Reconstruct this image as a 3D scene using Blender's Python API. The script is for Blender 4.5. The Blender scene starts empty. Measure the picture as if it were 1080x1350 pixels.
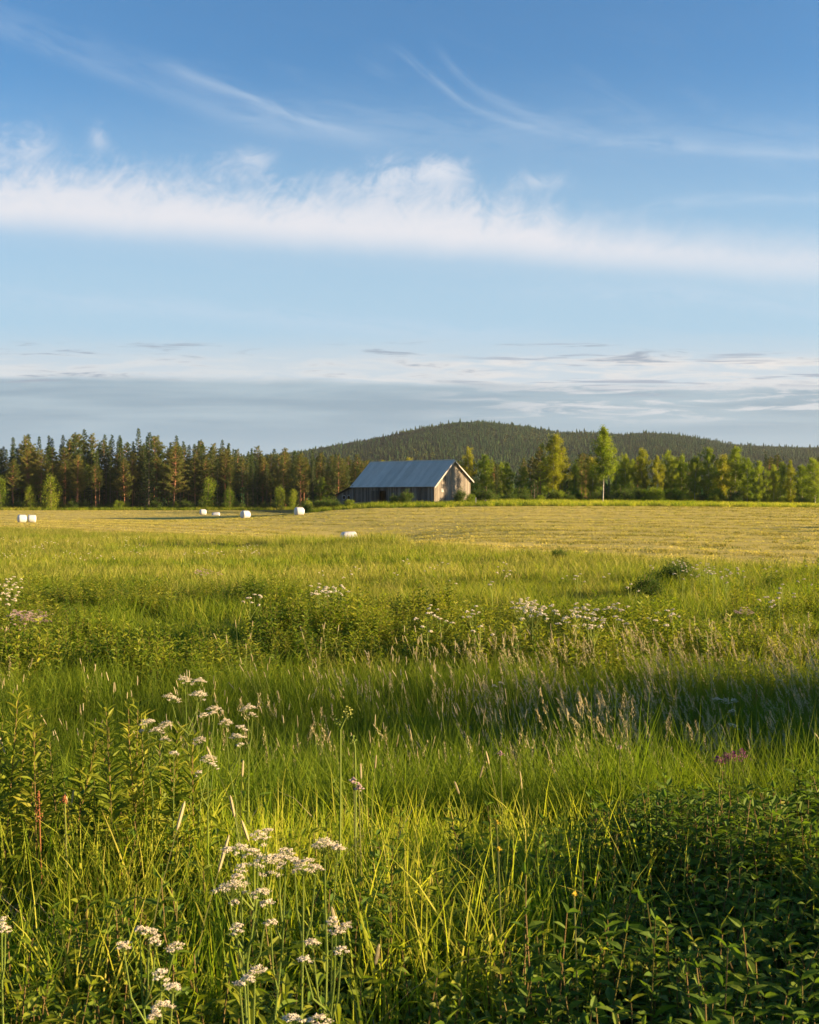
import bpy, math, random
import numpy as np
R = math.radians
sc = bpy.context.scene
COL = sc.collection
F = 1484.0          # focal length in photo pixels (photo 1080 wide)
HZ = 656.0          # horizon row
CZ = 1.65           # eye height
SUN_AZ = R(84)      # from straight behind the camera, towards the right
SUN_EL = R(11.0)
rng = np.random.default_rng(7)
random.seed(7)

# ------------------------------------------------------------------ camera, world, sun
cam = bpy.data.cameras.new('camera'); co = bpy.data.objects.new('camera', cam); COL.objects.link(co)
co.location = (0, 0, CZ); co.rotation_euler = (R(90), 0, 0)
cam.sensor_fit = 'HORIZONTAL'; cam.sensor_width = 36; cam.lens = 36 * F / 1080
cam.shift_y = -(675 - HZ) / 1080
cam.clip_start = 0.05; cam.clip_end = 20000
cam.dof.use_dof = True; cam.dof.focus_distance = 9.0; cam.dof.aperture_fstop = 16
sc.camera = co
sc.view_settings.view_transform = 'Standard'; sc.view_settings.look = 'None'
sc.view_settings.gamma = 1; sc.view_settings.use_curve_mapping = False
EXPO = 2.05
sc.view_settings.exposure = EXPO
sc.render.engine = 'CYCLES'
sc.cycles.use_denoising = True
sc.cycles.max_bounces = 8; sc.cycles.transmission_bounces = 4; sc.cycles.transparent_max_bounces = 4
sc.cycles.diffuse_bounces = 3; sc.cycles.glossy_bounces = 2
sc.cycles.sample_clamp_indirect = 6

sund = bpy.data.lights.new('sun', 'SUN'); so = bpy.data.objects.new('sun', sund); COL.objects.link(so)
sund.energy = 5.0; sund.angle = R(0.6); sund.color = (1.0, 0.73, 0.40)
SDIR = (math.sin(SUN_AZ) * math.cos(SUN_EL), -math.cos(SUN_AZ) * math.cos(SUN_EL), math.sin(SUN_EL))
from mathutils import Vector
so.rotation_euler = Vector(SDIR).to_track_quat('Z', 'Y').to_euler()


def lin(r, g, b):
    f = lambda c: (c / 255) / 12.92 if c <= 10 else ((c / 255 + .055) / 1.055) ** 2.4
    return (f(r), f(g), f(b))


class X:
    """tiny expression wrapper that makes Math nodes"""
    def __init__(s, nt, sock): s.nt, s.s = nt, sock
    def _m(s, op, *a):
        n = s.nt.nodes.new('ShaderNodeMath'); n.operation = op
        for i, v in enumerate((s,) + a):
            if isinstance(v, X): s.nt.links.new(v.s, n.inputs[i])
            else: n.inputs[i].default_value = v
        return X(s.nt, n.outputs[0])
    def __add__(s, o): return s._m('ADD', o)
    __radd__ = __add__
    def __sub__(s, o): return s._m('SUBTRACT', o)
    def __rsub__(s, o): return s * -1 + o
    def __mul__(s, o): return s._m('MULTIPLY', o)
    __rmul__ = __mul__
    def __truediv__(s, o): return s._m('DIVIDE', o)
    def f(s, op, *a): return s._m(op, *a)
    def sm(s, a, b):
        n = s.nt.nodes.new('ShaderNodeMapRange'); n.interpolation_type = 'SMOOTHSTEP'
        s.nt.links.new(s.s, n.inputs[0])
        for i, v in ((1, a), (2, b)):
            if isinstance(v, X): s.nt.links.new(v.s, n.inputs[i])
            else: n.inputs[i].default_value = v
        return X(s.nt, n.outputs[0])
    def curve(s, pts):           # piecewise curve, x and y in 0..1080
        n = s.nt.nodes.new('ShaderNodeFloatCurve'); c = n.mapping.curves[0]
        xs = s / 1080.0
        s.nt.links.new(xs.s, n.inputs['Value'])
        while len(c.points) < len(pts): c.points.new(.5, .5)
        for p, (a, b) in zip(c.points, pts): p.location = (a / 1080, b / 1080)
        n.mapping.update()
        return X(s.nt, n.outputs[0]) * 1080.0


def xyz(nt, a, b, c=0.0):
    n = nt.nodes.new('ShaderNodeCombineXYZ')
    for i, v in enumerate((a, b, c)):
        if isinstance(v, X): nt.links.new(v.s, n.inputs[i])
        else: n.inputs[i].default_value = v
    return n.outputs[0]


def noise(nt, vec, scale=1, detail=4, rough=.55, dist=0.0, color=False):
    n = nt.nodes.new('ShaderNodeTexNoise'); n.inputs['Scale'].default_value = scale
    n.inputs['Detail'].default_value = detail; n.inputs['Roughness'].default_value = rough
    n.inputs['Distortion'].default_value = dist
    if vec is not None: nt.links.new(vec, n.inputs['Vector'])
    return X(nt, n.outputs['Fac']) if not color else n.outputs['Color']


def mixc(nt, fac, a, b, mode='MIX'):
    n = nt.nodes.new('ShaderNodeMix'); n.data_type = 'RGBA'; n.blend_type = mode
    for i, v in ((0, fac), (6, a), (7, b)):
        if isinstance(v, X): v = v.s
        if hasattr(v, 'is_output'): nt.links.new(v, n.inputs[i])
        elif i == 0: n.inputs[i].default_value = v
        else: n.inputs[i].default_value = (*v[:3], 1)
    return n.outputs[2]


def build_world():
    w = bpy.data.worlds.new('World'); sc.world = w; w.use_nodes = True
    nt = w.node_tree; nt.nodes.clear()
    out = nt.nodes.new('ShaderNodeOutputWorld'); bg = nt.nodes.new('ShaderNodeBackground')
    nt.links.new(bg.outputs[0], out.inputs[0])
    STR = 0.1; bg.inputs['Strength'].default_value = STR
    sky = nt.nodes.new('ShaderNodeTexSky'); sky.sky_type = 'NISHITA'; sky.sun_disc = False
    sky.sun_elevation = SUN_EL; sky.sun_rotation = math.pi - SUN_AZ
    sky.air_density = 1.0; sky.dust_density = 0.6; sky.ozone_density = 1.5
    tc = nt.nodes.new('ShaderNodeTexCoord'); sp = nt.nodes.new('ShaderNodeSeparateXYZ')
    nt.links.new(tc.outputs['Generated'], sp.inputs[0])
    x, y, z = (X(nt, sp.outputs[i]) for i in range(3))
    az = x.f('ARCTAN2', y)
    azc = az.f('MINIMUM', 1.2).f('MAXIMUM', -1.2)
    hyp = (x * x + y * y).f('SQRT')
    P = azc.f('TANGENT') * F + 540.0
    Q = (z / hyp) / azc.f('COSINE') * -F + HZ          # azimuth / elevation measured on a flat scale

    k = 1.0 / (STR * 2 ** EXPO)
    def C(r, g, b): return tuple(c * k for c in lin(r, g, b))
    # clear sky: nishita, with a pale moist veil that thickens towards the horizon
    col = mixc(nt, 1.0, sky.outputs[0], SKYTINT, 'MULTIPLY')
    lowfib = noise(nt, xyz(nt, P * .0022, Q * .016 + P * -.002), 1, 5, .55, .6)
    veil = Q.sm(60.0, 430.0) * .86
    col = mixc(nt, veil, col, C(180, 210, 230))
    side = (1.0 - P.sm(0.0, 1080.0)) * Q.sm(560.0, 100.0) * .0
    # fine fibres over the whole vault
    fib = noise(nt, xyz(nt, P * .004 + Q * .006, Q * .02 - P * .008), 1, 6, .6, .9)
    f1 = fib.sm(.5, .85) * Q.sm(0, 90.0) * .10
    col = mixc(nt, f1, col, C(205, 220, 235))
    # high streaks
    def streak(col, pts, wid, amp, x0, x1, fx=90.0, ns=1.0):
        path = P.curve(pts)
        n = noise(nt, xyz(nt, P * .012 * ns, (Q - path) * .05 * ns), 1, 5, .6, .8)
        d = (Q - path + (n - .5) * wid * 1.6) / wid
        g = (d * d * -1.0).f('EXPONENT')
        m = g * P.sm(x0, x0 + fx) * (1.0 - P.sm(x1 - fx, x1)) * n.sm(.25, .62) * amp
        return mixc(nt, m, col, C(205, 221, 238))
    col = streak(col, [(0, 38), (200, 118), (330, 160), (520, 190), (1080, 215)], 12, .13, -160, 560)
    col = streak(col, [(0, 0), (200, 82), (300, 118), (420, 165), (560, 190), (1080, 240)], 8, .34, 170, 540, 150)
    col = streak(col, [(0, 25), (100, 60), (200, 95), (500, 200), (1080, 240)], 22, .10, -200, 420)
    col = streak(col, [(0, 0), (510, 60), (560, 95), (620, 140), (740, 178), (880, 195), (1080, 205)], 6, .22, 495, 1400, 60)
    col = streak(col, [(0, 0), (560, 55), (600, 92), (650, 130), (760, 172), (900, 190), (1080, 200)], 9, .16, 555, 1300, 60)
    col = streak(col, [(0, 130), (400, 165), (700, 180), (1080, 190)], 30, .13, 200, 1500, 200)
    col = streak(col, [(0, 300), (800, 285), (900, 268), (1080, 262)], 8, .25, 760, 1500, 150)
    col = streak(col, [(0, 380), (700, 385), (900, 390), (1080, 412)], 12, .25, 600, 1500, 200)
    col = streak(col, [(0, 392), (300, 415), (600, 440), (1080, 440)], 14, .25, -100, 800, 200)
    # the long white band
    up = P.curve([(0, 205), (120, 212), (300, 232), (430, 246), (520, 236), (590, 226), (650, 250), (760, 280), (900, 302), (1080, 318)])
    lo = P.curve([(0, 280), (270, 298), (540, 314), (760, 328), (930, 340), (1080, 352)])
    big = noise(nt, xyz(nt, P * .011, Q * .010 + 3.0), 1, 4, .6, .5)
    fine = noise(nt, xyz(nt, P * .020 + Q * .012, Q * .024 - P * .006), 1, 8, .62, 1.1)
    comb = noise(nt, xyz(nt, P * .022 + Q * .014, Q * .012 - P * .003), 1, 7, .62, 1.8)
    calm = 1.0 - P.sm(640, 820) * .62
    e = (Q - up) - 6.0 + ((big - .5) * 60.0 + (fine - .5) * 90.0 + (comb - .5) * 80.0) * calm
    body = e.sm(-34.0, 52.0)
    tail = 1.0 - (Q + (fine - .5) * 8.0 + (big - .5) * 12.0).sm(lo - 12.0, lo + 34.0)
    band = body * tail * (.66 + Q.sm(up, lo) * .34) * (.80 + fine * .4)
    band = band * (1.0 - P.sm(760, 1150) * .30)
    below = (1.0 - Q.sm(lo - 5.0, lo + 60.0)) * Q.sm(lo - 60.0, lo) * .38
    col = mixc(nt, below, col, C(214, 224, 236))
    # fluffy knots standing above the band
    def knot(col, cx, cy, rx, ry, amp):
        d = ((P - cx) / rx + (comb - .5) * 1.2)
        g = ((Q - cy) / ry + (fine - .5) * 1.8)
        m = ((d * d + g * g) * -1.0).f('EXPONENT') * (fine.sm(.35, .62) * .8 + .2) * amp
        return mixc(nt, m, col, C(228, 232, 240))
    col = mixc(nt, band.f('MINIMUM', 1.0), col, C(229, 231, 238))
    col = knot(col, 580, 228, 30, 18, .8)
    col = knot(col, 520, 236, 50, 18, .6)
    col = knot(col, 712, 240, 30, 12, .5)
    col = knot(col, 335, 212, 24, 14, .5)
    col = knot(col, 45, 190, 22, 26, .5)
    col = knot(col, 6, 188, 12, 26, .4)
    col = knot(col, 130, 185, 13, 15, .45)
    # pale layer over the horizon and the grey-blue stratus under it
    s1 = noise(nt, xyz(nt, P * .0045, Q * .040), 1, 6, .6, .5)
    s2 = noise(nt, xyz(nt, P * .009 + 4.0, Q * .085), 1, 6, .62, .6)
    pale = (Q + (s1 - .5) * 40).sm(425.0, 488.0) * .8
    col = mixc(nt, pale, col, C(206, 216, 224))
    wht = (Q.sm(462, 480) * (1.0 - Q.sm(505, 530))) * s2.sm(.40, .62) * (.45 + P.sm(250, 900) * .5)
    col = mixc(nt, wht, col, C(232, 230, 228))
    grey = (Q + (s1 - .5) * 26 + (1.0 - P.sm(300, 900)) * 12.0).sm(505.0, 519.0)
    gr2 = noise(nt, xyz(nt, P * .003 + 9.0, Q * .05), 1, 5, .55, .4)
    gcol = mixc(nt, gr2.sm(.35, .7), C(142, 168, 186), C(168, 190, 203))
    gcol = mixc(nt, Q.sm(535, 590) * .8, gcol, C(150, 178, 197))
    col = mixc(nt, grey * .93, col, gcol)
    rw = s2.sm(.46, .62) * Q.sm(488, 500) * (1.0 - Q.sm(540, 565)) * P.sm(480, 800) * .9
    col = mixc(nt, rw, col, C(214, 219, 224))
    dk = (s2.sm(.53, .66)) * s1.sm(.42, .55) * Q.sm(446, 458) * (1.0 - Q.sm(500, 516)) * .95
    col = mixc(nt, dk, col, C(158, 173, 190))
    dk2 = noise(nt, xyz(nt, P * .006 + 1.7, Q * .12 + 5.0), 1, 4, .55, .3).sm(.56, .66) * Q.sm(448, 456) * (1.0 - Q.sm(520, 528)) * P.sm(560, 700) * .8
    col = mixc(nt, dk2, col, C(160, 172, 190))
    # a dim earth below the horizon so no cloud colour lights things from underneath
    front = y.sm(.1, .6)
    clearsky = mixc(nt, z.sm(.5, .0) * .6, mixc(nt, 1.0, sky.outputs[0], SKYTINT, 'MULTIPLY'), C(150, 180, 205))
    col = mixc(nt, front, clearsky, col)
    col = mixc(nt, z.sm(-.002, -.02), col, C(40, 46, 20))
    nt.links.new(col, bg.inputs['Color'])


SKYTINT = (.232, .40, .545)
build_world()

# ------------------------------------------------------------------ helpers
def h2(ix, iy, s):
    n = (ix * 374761393 + iy * 668265263 + s * 974711) & 0x7fffffff
    n = ((n ^ (n >> 13)) * 1274126177) & 0x7fffffff
    return ((n ^ (n >> 16)) & 0xffff) / 65535.0


def vn(x, y, s=0):
    x = np.asarray(x, float); y = np.asarray(y, float)
    ix = np.floor(x).astype(np.int64); iy = np.floor(y).astype(np.int64)
    fx = x - ix; fy = y - iy; fx = fx * fx * (3 - 2 * fx); fy = fy * fy * (3 - 2 * fy)
    a = h2(ix, iy, s); b = h2(ix + 1, iy, s); c = h2(ix, iy + 1, s); d = h2(ix + 1, iy + 1, s)
    return (a * (1 - fx) + b * fx) * (1 - fy) + (c * (1 - fx) + d * fx) * fy


def fbm(x, y, s=0, o=3):
    r = 0; t = 0; am = 1
    for i in range(o):
        r = r + am * vn(x * 2 ** i, y * 2 ** i, s + i * 17); t += am; am *= .5
    return r / t


def sstep(a, b, x):
    t = np.clip((x - a) / (b - a), 0, 1); return t * t * (3 - 2 * t)


YS = [-50, 3, 5.5, 7, 9, 12, 16, 24, 35, 50, 65, 80, 95, 110, 130, 150, 165, 180, 200, 230, 270, 315, 400, 900, 9000]
_near = [0, 0, -.3, -.8, -1.45, -1.45, -1.15, -1.15]
TAB = {
    -.364: _near + [-1.55, -1.92, -2.05, -2.1, -2.12, -2.14, -2.12, -2.2, -2.3, -2.36, -2.34, -2.1, -1.9, -1.75, -1.6, -1, 0],
    -.20:  _near + [-1.5, -1.85, -2.0, -2.05, -2.08, -2.1, -2.02, -1.9, -1.95, -2.15, -2.2, -1.95, -1.8, -1.75, -1.6, -1, 0],
    -.10:  _near + [-1.45, -1.78, -1.9, -1.95, -2.1, -2.3, -1.9, -1.38, -1.05, -1.05, -1.5, -1.7, -1.75, -1.75, -1.6, -1, 0],
    -.05:  _near + [-1.42, -1.66, -1.58, -1.42, -2.75, -2.9, -1.6, -.75, -.3, .25, .3, .1, -.6, -1.2, -1.6, -1, 0],
    .08:   _near + [-1.35, -1.48, -1.58, -1.62, -1.5, -1.22, -.7, -.12, .22, .62, .78, .6, .0, -.5, -1.6, -1, 0],
    .20:   _near + [-1.32, -1.36, -1.4, -1.3, -1.1, -.85, -.45, .0, .26, .55, .62, .5, .0, -.5, -1.6, -1, 0],
    .364:  _near + [-1.3, -1.33, -1.25, -1.05, -.8, -.5, -.2, .05, .15, .1, .0, -.1, -.3, -.6, -1.6, -1, 0],
}
UK = sorted(TAB)
TABM = np.array([TAB[u] for u in UK])
RPX = [-600, 100, 300, 380, 400, 440, 500, 560, 600, 640, 700, 740, 780, 820, 850, 880, 920, 960, 1000, 1080, 1400, 2200]
RPY = [640, 622, 608, 602, 599, 592, 582, 569, 564, 562, 569, 576, 577, 578, 575, 576, 582, 590, 593, 596, 610, 640]


def H(x, y):
    x = np.asarray(x, float); y = np.asarray(y, float)
    x, y = np.broadcast_arrays(x, y)
    u = np.clip(x / np.maximum(y, 3), -.5, .5)
    z = 0
    for k in (-.05, -.025, 0, .025, .05):
        yy = y * (1 + k) if True else y
        cols = np.stack([np.interp(yy, YS, row) for row in TABM])      # (nu, n...)
        for du in (-.02, .02):
            uu = np.clip(u + du, UK[0], UK[-1])
            i = np.clip(np.searchsorted(UK, uu) - 1, 0, len(UK) - 2)
            uk = np.array(UK); t = (uu - uk[i]) / (uk[i + 1] - uk[i])
            a = np.take_along_axis(cols, i[None], 0)[0]; b = np.take_along_axis(cols, (i + 1)[None], 0)[0]
            z = z + (a * (1 - t) + b * t) / 10
    # narrow furrow in the far left meadow
    z = z - .9 * np.exp(-((y - 84 + .25 * (x + 16)) / 4.0) ** 2) * sstep(-22.5, -20, x) * (1 - sstep(-13, -9, x))
    # unevenness
    z = z + (fbm(x * .25, y * .25, 3) - .5) * .22 * sstep(8, 20, y) * (1 - sstep(45, 80, y))
    z = z + (fbm(x * .9, y * .9, 5) - .5) * .14 * sstep(1, 3, y) * (1 - sstep(60, 120, y))
    # the wooded hill
    px = 540 + F * x / np.maximum(y, 3)
    rid = (HZ - np.interp(px, RPX, RPY)) / F * 2200
    s = sstep(1050, 2250, y) ** .9 * (1 - .5 * sstep(2300, 3600, y))
    n = (fbm(x * .004, y * .004, 9) - .5) * 22 * sstep(1000, 1500, y) * (1 - sstep(1900, 2150, y))
    return z + (y > 900) * (rid * s + n)


def at(px, Y, dz=0.0):
    x = (px - 540) / F * Y
    return Vector((x, Y, float(H(x, Y)) + dz))


def zpix(py, Y): return CZ - (py - HZ) / F * Y


class MB:
    """collects vertices and faces and links them as one mesh"""
    def __init__(s): s.v = []; s.n = 0; s.f = []; s.m = []
    def add(s, V, Fc, m=0):
        V = np.asarray(V, np.float32).reshape(-1, 3); Fc = np.asarray(Fc, np.int64)
        s.v.append(V); s.f.append(Fc + s.n); s.m.append(np.full(len(Fc), m, np.int32)); s.n += len(V)
    def mesh(s, name, mats, smooth=False):
        me = bpy.data.meshes.new(name); V = np.concatenate(s.v)
        me.vertices.add(len(V)); me.vertices.foreach_set('co', V.ravel())
        idx = np.concatenate([f.ravel() for f in s.f]); cnt = np.concatenate([np.full(len(f), f.shape[1]) for f in s.f])
        st = np.concatenate([[0], np.cumsum(cnt)[:-1]])
        me.loops.add(len(idx)); me.loops.foreach_set('vertex_index', idx.astype(np.int32))
        me.polygons.add(len(cnt)); me.polygons.foreach_set('loop_start', st.astype(np.int32))
        me.polygons.foreach_set('loop_total', cnt.astype(np.int32))
        me.polygons.foreach_set('material_index', np.concatenate(s.m))
        me.polygons.foreach_set('use_smooth', np.full(len(cnt), bool(smooth)))
        for m in (mats if isinstance(mats, (list, tuple)) else [mats]): me.materials.append(m)
        me.update(calc_edges=True); me.validate()
        return me
    def obj(s, name, mats, parent=None, smooth=False, link=True):
        o = bpy.data.objects.new(name, s.mesh(name, mats, smooth))
        if link: COL.objects.link(o)
        if parent: o.parent = parent
        return o
    # --- shapes
    def box(s, c, d, m=0, rz=0.0):
        V = np.array([[i, j, k] for i in (-.5, .5) for j in (-.5, .5) for k in (-.5, .5)]) * d
        ca, sa = math.cos(rz), math.sin(rz)
        V = np.stack([V[:, 0] * ca - V[:, 1] * sa, V[:, 0] * sa + V[:, 1] * ca, V[:, 2]], 1) + c
        s.add(V, [[0, 1, 3, 2], [4, 6, 7, 5], [0, 4, 5, 1], [2, 3, 7, 6], [0, 2, 6, 4], [1, 5, 7, 3]], m)
    def tube(s, pts, rad, n=6, m=0, cap=False):
        pts = np.asarray(pts, float); rad = np.broadcast_to(np.asarray(rad, float), (len(pts),))
        T = np.gradient(pts, axis=0); T /= np.linalg.norm(T, axis=1)[:, None] + 1e-9
        ref = np.array([0, 0, 1.]) if abs(T[0, 2]) < .8 else np.array([1., 0, 0])
        A = np.cross(T, ref); A /= np.linalg.norm(A, axis=1)[:, None] + 1e-9; B = np.cross(T, A)
        a = np.arange(n) / n * 2 * np.pi
        V = pts[:, None] + rad[:, None, None] * (np.cos(a)[None, :, None] * A[:, None] + np.sin(a)[None, :, None] * B[:, None])
        fs = []
        for i in range(len(pts) - 1):
            for j in range(n):
                k = (j + 1) % n; fs.append([i * n + j, i * n + k, (i + 1) * n + k, (i + 1) * n + j])
        s.add(V, fs, m)
    def blades(s, b, h, w, az, lean, droop, seg=4, m=0, twist=None):
        """grass blades: base points (n,3), heights, widths, lean azimuth, lean and droop amounts"""
        n = len(b); t = np.linspace(0, 1, seg + 1)[None]
        h = np.broadcast_to(h, (n,))[:, None]; w = np.broadcast_to(w, (n,))[:, None]
        lean = np.broadcast_to(lean, (n,))[:, None]; droop = np.broadcast_to(droop, (n,))[:, None]
        out = h * (lean * t + droop * t ** 2.2); up = h * (t - .55 * droop * t ** 3.2)
        d = np.stack([np.cos(az), np.sin(az)], 1)
        ta = az + np.pi / 2 + (rng.normal(0, .6, n) if twist is None else twist)
        c = np.stack([np.cos(ta), np.sin(ta)], 1)
        hw = w * .5 * np.clip(1.05 - t ** 2.5, 0.0, 1) * (.55 + .45 * np.clip(t * 4, 0, 1))
        P = np.empty((n, seg + 1, 2, 3))
        for k, sg in ((0, -1), (1, 1)):
            P[:, :, k, 0] = b[:, None, 0] + out * d[:, None, 0] + sg * hw * c[:, None, 0]
            P[:, :, k, 1] = b[:, None, 1] + out * d[:, None, 1] + sg * hw * c[:, None, 1]
            P[:, :, k, 2] = b[:, None, 2] + up
        base = (np.arange(n) * (seg + 1) * 2)[:, None]
        q = np.arange(seg)[None] * 2
        Fc = np.stack([base + q, base + q + 1, base + q + 3, base + q + 2], 2).reshape(-1, 4)
        s.add(P.reshape(-1, 3), Fc, m)
    def leaves(s, p, d, L, W, m=0, up=None, fold=.25, bend=.3):
        """lanceolate leaves folded on the midrib: base points, unit directions, lengths and widths"""
        n = len(p); L = np.broadcast_to(L, (n,))[:, None]; W = np.broadcast_to(W, (n,))[:, None]
        if up is None: up = np.tile([0, 0, 1.], (n, 1)) + rng.normal(0, .35, (n, 3))
        c = np.cross(d, up); c /= np.linalg.norm(c, axis=1)[:, None] + 1e-9
        nn = np.cross(c, d)
        T = [(.22, .72), (.5, 1.0), (.78, .58)]
        V = [p]
        for t, w in T:
            m_ = p + d * L * t - nn * L * bend * t ** 2
            side = c * W * .5 * w; lift = nn * W * fold * w
            V += [m_ + side + lift, m_, m_ - side + lift]
        V.append(p + d * L - nn * L * bend)
        V = np.stack(V, 1).reshape(-1, 3); b = (np.arange(n) * 11)[:, None]
        s.add(V, np.concatenate([b + q for q in ([[0, 2, 1]], [[0, 3, 2]], [[7, 8, 10]], [[8, 9, 10]])]), m)
        s.add(V[:0], np.concatenate([b + q for q in ([[1, 2, 5, 4]], [[2, 3, 6, 5]], [[4, 5, 8, 7]], [[5, 6, 9, 8]])]) - len(V), m)
    def cards(s, p, L, W, m=0, d=None, spread=1.0):
        """small pointed leaf faces, random facing"""
        n = len(p)
        a = rng.normal(size=(n, 3)) if d is None else d + rng.normal(0, spread, (n, 3))
        a /= np.linalg.norm(a, axis=1)[:, None]
        c = np.cross(a, rng.normal(size=(n, 3))); c /= np.linalg.norm(c, axis=1)[:, None]
        L = np.broadcast_to(L, (n,))[:, None]; W = np.broadcast_to(W, (n,))[:, None]
        V = np.stack([p, p + a * L * .5 + c * W * .5, p + a * L, p + a * L * .5 - c * W * .5], 1).reshape(-1, 3)
        s.add(V, (np.arange(n) * 4)[:, None] + [[0, 1, 2, 3]], m)
    def needles(s, p, L, W, d, spread=.6, m=0):
        n = len(p); a = d + rng.normal(0, spread, (n, 3)); a /= np.linalg.norm(a, axis=1)[:, None]
        c = np.cross(a, rng.normal(size=(n, 3))); c /= np.linalg.norm(c, axis=1)[:, None]
        L = np.broadcast_to(L, (n,))[:, None]; W = np.broadcast_to(W, (n,))[:, None]
        V = np.stack([p - c * W * .5, p + c * W * .5, p + a * L], 1).reshape(-1, 3)
        s.add(V, (np.arange(n) * 3)[:, None] + [[0, 1, 2]], m)
    def beads(s, p, r, m=0, flat=.6):
        n = len(p); r = np.broadcast_to(r, (n,))[:, None, None]
        o = np.array([[1, 0, 0], [-.5, .87, 0], [-.5, -.87, 0], [0, 0, flat], [0, 0, -flat]])[None] * r
        a = rng.uniform(0, 6.28, n); ca, sa = np.cos(a)[:, None], np.sin(a)[:, None]
        o = np.stack([o[..., 0] * ca - o[..., 1] * sa, o[..., 0] * sa + o[..., 1] * ca, o[..., 2]], 2)
        V = (p[:, None] + o).reshape(-1, 3)
        t = np.array([[0, 1, 3], [1, 2, 3], [2, 0, 3], [1, 0, 4], [2, 1, 4], [0, 2, 4]])
        s.add(V, ((np.arange(n) * 5)[:, None, None] + t[None]).reshape(-1, 3), m)


def tag(o, label=None, cat=None, group=None, kind=None):
    if label: o['label'] = label
    if cat: o['category'] = cat
    if group: o['group'] = group
    if kind: o['kind'] = kind
    return o


def empty(name, loc, rz=0.0):
    o = bpy.data.objects.new(name, None); COL.objects.link(o); o.location = loc; o.rotation_euler = (0, 0, rz)
    o.empty_display_size = .3
    return o


# ------------------------------------------------------------------ materials
def newmat(name):
    m = bpy.data.materials.new(name); m.use_nodes = True; nt = m.node_tree; nt.nodes.clear()
    out = nt.nodes.new('ShaderNodeOutputMaterial')
    return m, nt, out


def ramp(nt, fac, stops):
    n = nt.nodes.new('ShaderNodeValToRGB'); e = n.color_ramp.elements
    while len(e) < len(stops): e.new(.5)
    for el, (p, c) in zip(e, stops): el.position = p; el.color = (*c, 1)
    nt.links.new(fac.s if isinstance(fac, X) else fac, n.inputs[0])
    return n.outputs[0]


def leafmat(name, cols, trans=.45, tcol=(1.25, 1.35, .5), rough=.6, spec=.08, wander=.04):
    """living leaf: a ramp of its own colours spread over blades and plants, glossy on top and light coming through"""
    m, nt, out = newmat(name)
    geo = nt.nodes.new('ShaderNodeNewGeometry'); oi = nt.nodes.new('ShaderNodeObjectInfo')
    isl = X(nt, geo.outputs['Random Per Island']); orr = X(nt, oi.outputs['Random'])
    patch = noise(nt, geo.outputs['Position'], wander, 3, .6)
    fac = isl * .42 + orr * .28 + patch.sm(.3, .7) * .3
    st = [(i / (len(cols) - 1) * .8 + .1, c) for i, c in enumerate(cols)]
    col = ramp(nt, fac, st)
    p = nt.nodes.new('ShaderNodeBsdfPrincipled'); nt.links.new(col, p.inputs['Base Color'])
    p.inputs['Roughness'].default_value = rough; p.inputs['Specular IOR Level'].default_value = spec
    if trans > 0:
        t = nt.nodes.new('ShaderNodeBsdfTranslucent')
        nt.links.new(mixc(nt, 1.0, col, tcol, 'MULTIPLY'), t.inputs[0])
        mx = nt.nodes.new('ShaderNodeMixShader'); mx.inputs[0].default_value = trans
        nt.links.new(p.outputs[0], mx.inputs[1]); nt.links.new(t.outputs[0], mx.inputs[2])
        nt.links.new(mx.outputs[0], out.inputs[0])
    else: nt.links.new(p.outputs[0], out.inputs[0])
    return m


def plainmat(name, c1, c2, scale=3.0, rough=.8, stretch=(1, 1, 1), metal=0.0, bump=0.0, bscale=None, spec=.3, coord='Object'):
    m, nt, out = newmat(name)
    tc = nt.nodes.new('ShaderNodeTexCoord'); mp = nt.nodes.new('ShaderNodeMapping'); mp.inputs['Scale'].default_value = stretch
    nt.links.new(tc.outputs[coord], mp.inputs[0])
    n = noise(nt, mp.outputs[0], scale, 5, .6)
    p = nt.nodes.new('ShaderNodeBsdfPrincipled')
    nt.links.new(mixc(nt, n.sm(.3, .7), c1, c2), p.inputs['Base Color'])
    p.inputs['Roughness'].default_value = rough; p.inputs['Metallic'].default_value = metal
    p.inputs['Specular IOR Level'].default_value = spec
    if bump:
        b = nt.nodes.new('ShaderNodeBump'); b.inputs['Strength'].default_value = bump
        nn = noise(nt, mp.outputs[0], bscale or scale * 4, 4, .6); nt.links.new(nn.s, b.inputs['Height'])
        b.inputs['Distance'].default_value = .05
        nt.links.new(b.outputs[0], p.inputs['Normal'])
    nt.links.new(p.outputs[0], out.inputs[0])
    return m


M = {}
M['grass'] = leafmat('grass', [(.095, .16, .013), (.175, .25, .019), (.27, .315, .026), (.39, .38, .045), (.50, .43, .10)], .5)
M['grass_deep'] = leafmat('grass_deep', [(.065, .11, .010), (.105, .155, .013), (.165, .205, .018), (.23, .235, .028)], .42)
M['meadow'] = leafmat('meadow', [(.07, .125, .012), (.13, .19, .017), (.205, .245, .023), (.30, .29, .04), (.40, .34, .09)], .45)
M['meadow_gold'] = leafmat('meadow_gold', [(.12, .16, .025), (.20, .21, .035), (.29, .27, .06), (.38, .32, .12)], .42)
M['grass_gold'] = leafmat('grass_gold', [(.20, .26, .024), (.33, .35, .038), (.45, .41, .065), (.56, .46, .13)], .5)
M['stalk'] = leafmat('stalk', [(.12, .16, .04), (.20, .21, .06), (.28, .24, .10)], .2)
M['seed'] = leafmat('seed', [(.32, .26, .13), (.45, .38, .21), (.58, .50, .31)], .25, (1.1, 1, .8))
M['herb'] = leafmat('herb', [(.065, .12, .010), (.135, .18, .015), (.24, .25, .022), (.36, .31, .04)], .42, rough=.55, spec=.15)
M['fireweed'] = leafmat('fireweed', [(.09, .13, .012), (.17, .20, .018), (.29, .27, .03), (.42, .33, .05)], .42, rough=.55, spec=.15)
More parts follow.
